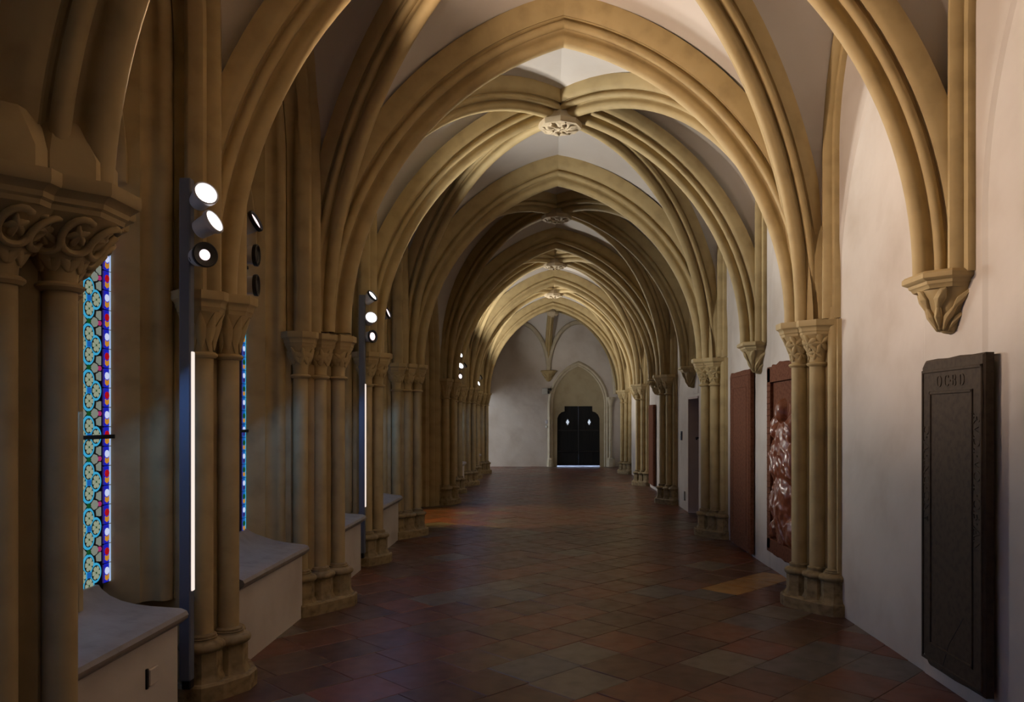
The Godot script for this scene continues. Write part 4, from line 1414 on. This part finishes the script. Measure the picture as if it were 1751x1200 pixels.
# ------------------------------------------------------------------ far end of the walk
func far_end() -> void:
	# far wall with the door opening: door 1.4 wide centred on x 0.99
	var dx := 0.99
	var mb := MB.new()
	var wall := MB.new()
	wall.box(W((dx - 0.72 - 6.4) / 2, 3, FAR + 0.2), Vector3(6.4 + dx - 0.72, 6.4, 0.4))
	wall.box(W((dx + 0.72 + 3.0) / 2, 3, FAR + 0.2), Vector3(3.0 - dx - 0.72, 6.4, 0.4))
	wall.box(W(dx, 4.15, FAR + 0.2), Vector3(1.44, 4.1, 0.4))
	struct("wall_far", wall, M["plaster"], "bare white plastered wall closing the far end of the walk")
	# left wing beyond the corner
	var wing := MB.new()
	wing.box(W(-4.1, 3, 23.0), Vector3(3.9, 6.4, 0.3))
	wing.box(W(-6.2, 3, 24.9), Vector3(0.3, 6.4, 4.0))
	struct("wall_wing", wing, M["plaster"], "wall of the wing turning off to the left at the far corner")
	var wp := MB.new()
	wp.box(W(-6.02, 2.6, 24.9), Vector3(0.04, 4.2, 2.4), 0.0)
	struct("window_wing", wp, M["glass_edge"], "bright window at the end of the left wing")
	# vault of the corner bay
	var v := MB.new()
	var top := W(XC, 4.95, 25.0)
	var SL := W(-1.83, CAPY, A[6] + 0.14)
	var SR := W(2.10, CAPY, A[6] + 0.14)
	var SF := W(0.0, 3.15, FAR - 0.06)
	var SC := W(2.2, CAPY, FAR - 0.1)
	var SD := W(-2.0, CAPY, FAR - 0.1)
	var cv := func(S: Vector3): return func(s): return arc_pt(S, top, s, 0.27)
	for side in [-1, 1]:
		var foot: Vector3 = SL if side < 0 else SR
		var a0 := func(s): return arc_pt(arch_foot(6, side), W(XC, 4.79, A[6]), s, 0.33)
		web(v, a0, cv.call(foot))
	web(v, cv.call(SR), cv.call(SC))
	web(v, cv.call(SL), cv.call(SD))
	for e in [[SD, -1.0], [SC, 1.0]]:
		var corner: Vector3 = e[0]
		var sgn: float = e[1]
		# two cells against the far wall, meeting over its corbel
		var apex_x := sgn * 1.02
		var w0 := func(s): return Vector3(lerpf(corner.x, apex_x, 1 - cos(s * PI / 2)), lerpf(CAPY, 4.85, sin(s * PI / 2)), -FAR + 0.02)
		var w1 := func(s): return Vector3(lerpf(0.0, apex_x, 1 - cos(s * PI / 2)), lerpf(3.15, 4.85, sin(s * PI / 2)), -FAR + 0.02)
		web(v, cv.call(corner), w0)
		web(v, cv.call(SF), w1)
	v.quad(W(-6.2, 5.3, 23.0), W(-1.9, 5.3, 23.0), W(-1.9, 5.3, FAR), W(-6.2, 5.3, FAR))
	struct("ceiling_corner", v, M["vault_plaster"], "white vault cells of the far corner bay")
	var ribs := thing("rib_vault", "ribs of the far corner vault, one dropping to the far wall's corbel", "vault rib", Vector3.ZERO, "ribs of the vault bays")
	for S in [SL, SR, SF, SC, SD]:
		var rm := MB.new()
		rib(rm, S, top, 0.6, 0.12, 20)
		part("rib", rm, M["stone"], ribs)
	for e in [[-2.0, CAPY, -1.02], [0.0, 3.15, -1.02], [0.0, 3.15, 1.02], [2.2, CAPY, 1.02]]:
		var pts := []
		for i in 17:
			var s := i / 16.0
			pts.append(Vector3(lerpf(e[0], e[2], 1 - cos(s * PI / 2)), lerpf(e[1], 4.78, sin(s * PI / 2)), -FAR + 0.05))
		var rm := MB.new()
		rm.tube(pts, 0.075, 8)
		part("wall_rib", rm, M["pale_stone"], ribs)
	var bt := thing("vault_boss", "plain small boss at the crown of the far corner vault", "boss", top + Vector3(0, -0.13, 0), "carved bosses of the vault")
	var bm := MB.new()
	bm.facets([[0.0, -0.02], [0.15, 0.0], [0.2, 0.04], [0.2, 0.1], [0.1, 0.2]], Vector3.ZERO, 8)
	part("boss_block", bm, M["boss_stone"], bt)
	var lobe := MB.new()
	lobe.facets([[0.0, -0.06], [0.07, -0.045], [0.1, -0.01], [0.0, -0.01]], Vector3.ZERO, 8)
	part("carved_rosette", lobe, M["boss_stone"], bt)
	var cb := thing("wall_corbel", "pointed corbel in the middle of the far white wall", "corbel", W(0.0, 2.82, FAR))
	corbel_shape(cb, PI * 0.5, 1.05)
	# portal: moulded pointed frame, tympanum, capitals
	var pt := thing("portal", "pointed moulded stone portal round the black far door", "portal", W(dx, 0, FAR))
	var pm := MB.new()
	var prof := [[-0.14, 0.0], [-0.13, 0.05], [-0.08, 0.09], [-0.05, 0.075], [-0.03, 0.045], [-0.005, 0.06], [0.03, 0.045], [0.035, 0.0], [0.06, -0.02], [0.06, -0.1]]
	for half in 2:
		var rows := []
		for q in prof:
			var path := lancet(0.0, 0.88, 0.0, 2.05, 3.35, q[0])
			var r := PackedVector3Array()
			var m: int = path.size() / 2
			for i in m:
				var p: Vector2 = path[i + half * m]
				r.append(Vector3(p.x, p.y, q[1]))
			rows.append(r)
		pm.grid(rows, false, 40.0)
	part("moulded_frame", pm, M["pale_stone"], pt)
	var ty := MB.new()
	var outl := PackedVector2Array()
	for p in lancet(0.0, 0.86, 2.0, 2.05, 3.33, 0.0):
		if outl.is_empty() or outl[outl.size() - 1].distance_to(p) > 0.003:
			outl.append(p)
	ty.prism(outl, Transform3D(Basis(), Vector3(0, 0, 0)), 0.02, 0.0)
	for s in [-1.0, 1.0]:
		ty.prism(PackedVector2Array([Vector2(s * 0.71, 0), Vector2(s * 0.86, 0), Vector2(s * 0.86, 2.0), Vector2(s * 0.46, 2.0), Vector2(s * 0.46, 1.83), Vector2(s * 0.56, 1.80), Vector2(s * 0.65, 1.72), Vector2(s * 0.70, 1.60)]), Transform3D(), 0.02, 0.0)
	part("tympanum", ty, M["tympanum"], pt)
	for s in [-1.0, 1.0]:
		var col := MB.new()
		var at := Vector3(s * 1.06, 0, 0.06)
		if s > 0:
			col.lathe([[0.06, 0.3], [0.06, 2.0], [0.075, 2.01], [0.07, 2.04], [0.09, 2.12], [0.13, 2.22]], at, 16)
			col.facets([[0, 2.22], [0.15, 2.22], [0.16, 2.30], [0, 2.30]], at, 8)
			col.facets([[0.16, 0], [0.15, 0.26], [0.09, 0.3], [0, 0.3]], at, 8)
		else:
			col.facets([[0.12, 0], [0.10, 0.24], [0.05, 0.3], [0, 0.3]], at - Vector3(s * 0.12, 0, 0.02), 8)
		part("jamb_column", col, M["pale_stone"], pt)
	# door leaves: two, with diamond openings and a gap at the floor
	var dr := struct("door_2", null, null, "black double door with two diamond peepholes and daylight under it")
	for s in [-1.0, 1.0]:
		var leaf_m := MB.new()
		# boards round a diamond hole
		var x0 := 0.0
		for k in 6:
			var xa: float = s * (0.001 + k * 0.119)
			var xb: float = s * (0.120 + k * 0.119)
			var hi := 2.06
			if k == 2 or k == 3:
				var off := 1.0 if k == 2 else -1.0
				# two pieces leave half a diamond open
				var e: float = (xb if k == 2 else xa)
				var o2: float = (xa if k == 2 else xb)
				leaf_m.prism(PackedVector2Array([Vector2(o2, 0.035), Vector2(e, 0.035), Vector2(e, 1.36), Vector2(e - s * off * 0.06, 1.47), Vector2(e, 1.58), Vector2(e, hi), Vector2(o2, hi)]), Transform3D(), 0.05, 0.003)
			else:
				leaf_m.prism(PackedVector2Array([Vector2(xa, 0.035), Vector2(xb, 0.035), Vector2(xb, hi), Vector2(xa, hi)]), Transform3D(), 0.05, 0.003)
		var lf := part("door_leaf", leaf_m, M["black_wood"], dr, W(dx, 0, FAR + 0.06))
		var cross := MB.new()
		var ox: float = s * (0.001 + 3 * 0.119)
		for q in [-0.045, 0.0, 0.045]:
			for sg in [-1.0, 1.0]:
				cross.tube([Vector3(ox - 0.06 - sg * q * 0.5, 1.47 - 0.11 * sg + q, 0.02), Vector3(ox + 0.06 - sg * q * 0.5, 1.47 + 0.11 * sg + q, 0.02)], 0.007, 5, false)
		part("peephole_bars", cross, M["black_iron"], lf)
		var strap := MB.new()
		strap.box(Vector3(s * 0.36, 0.5, 0.055), Vector3(0.62, 0.05, 0.012), 0.003)
		strap.box(Vector3(s * 0.36, 1.2, 0.055), Vector3(0.62, 0.05, 0.012), 0.003)
		part("strap_hinge", strap, M["black_iron"], lf)
	var out := MB.new()
	out.box(W(dx, -0.12, FAR + 5.4), Vector3(14.0, 0.2, 10.0))
	struct("ground", out, M["pavement"], "pale paving outside the far door")
	# small devices on the far wall
	var cmb := thing("surveillance_camera", "white box with a small black camera on the far wall under the corbel", "camera", W(-0.12, 2.50, FAR - 0.05))
	var c1 := MB.new()
	c1.box(Vector3(0, 0, 0), Vector3(0.17, 0.20, 0.10), 0.01)
	part("junction_box", c1, M["white_plastic"], cmb)
	var c2 := MB.new()
	c2.box(Vector3(0.12, -0.04, 0.05), Vector3(0.05, 0.1, 0.05), 0.006)
	c2.tube([Vector3(0.14, 0.05, 0.02), Vector3(0.18, 0.06, 0.16)], 0.035, 12)
	part("camera_body", c2, M["black_iron"], cmb)
	var kp := thing("keypad", "small grey control box on the far wall left of the door", "switch", W(-0.06, 1.48, FAR - 0.02))
	var c3 := MB.new()
	c3.box(Vector3.ZERO, Vector3(0.08, 0.12, 0.05), 0.008)
	part("control_box", c3, M["lamp_grey"], kp)
	var c4 := MB.new()
	c4.lathe([[0.0, -0.2], [0.035, -0.19], [0.035, -0.13], [0.0, -0.12]], Vector3.ZERO, 12)
	part("round_switch", c4, M["white_plastic"], kp)
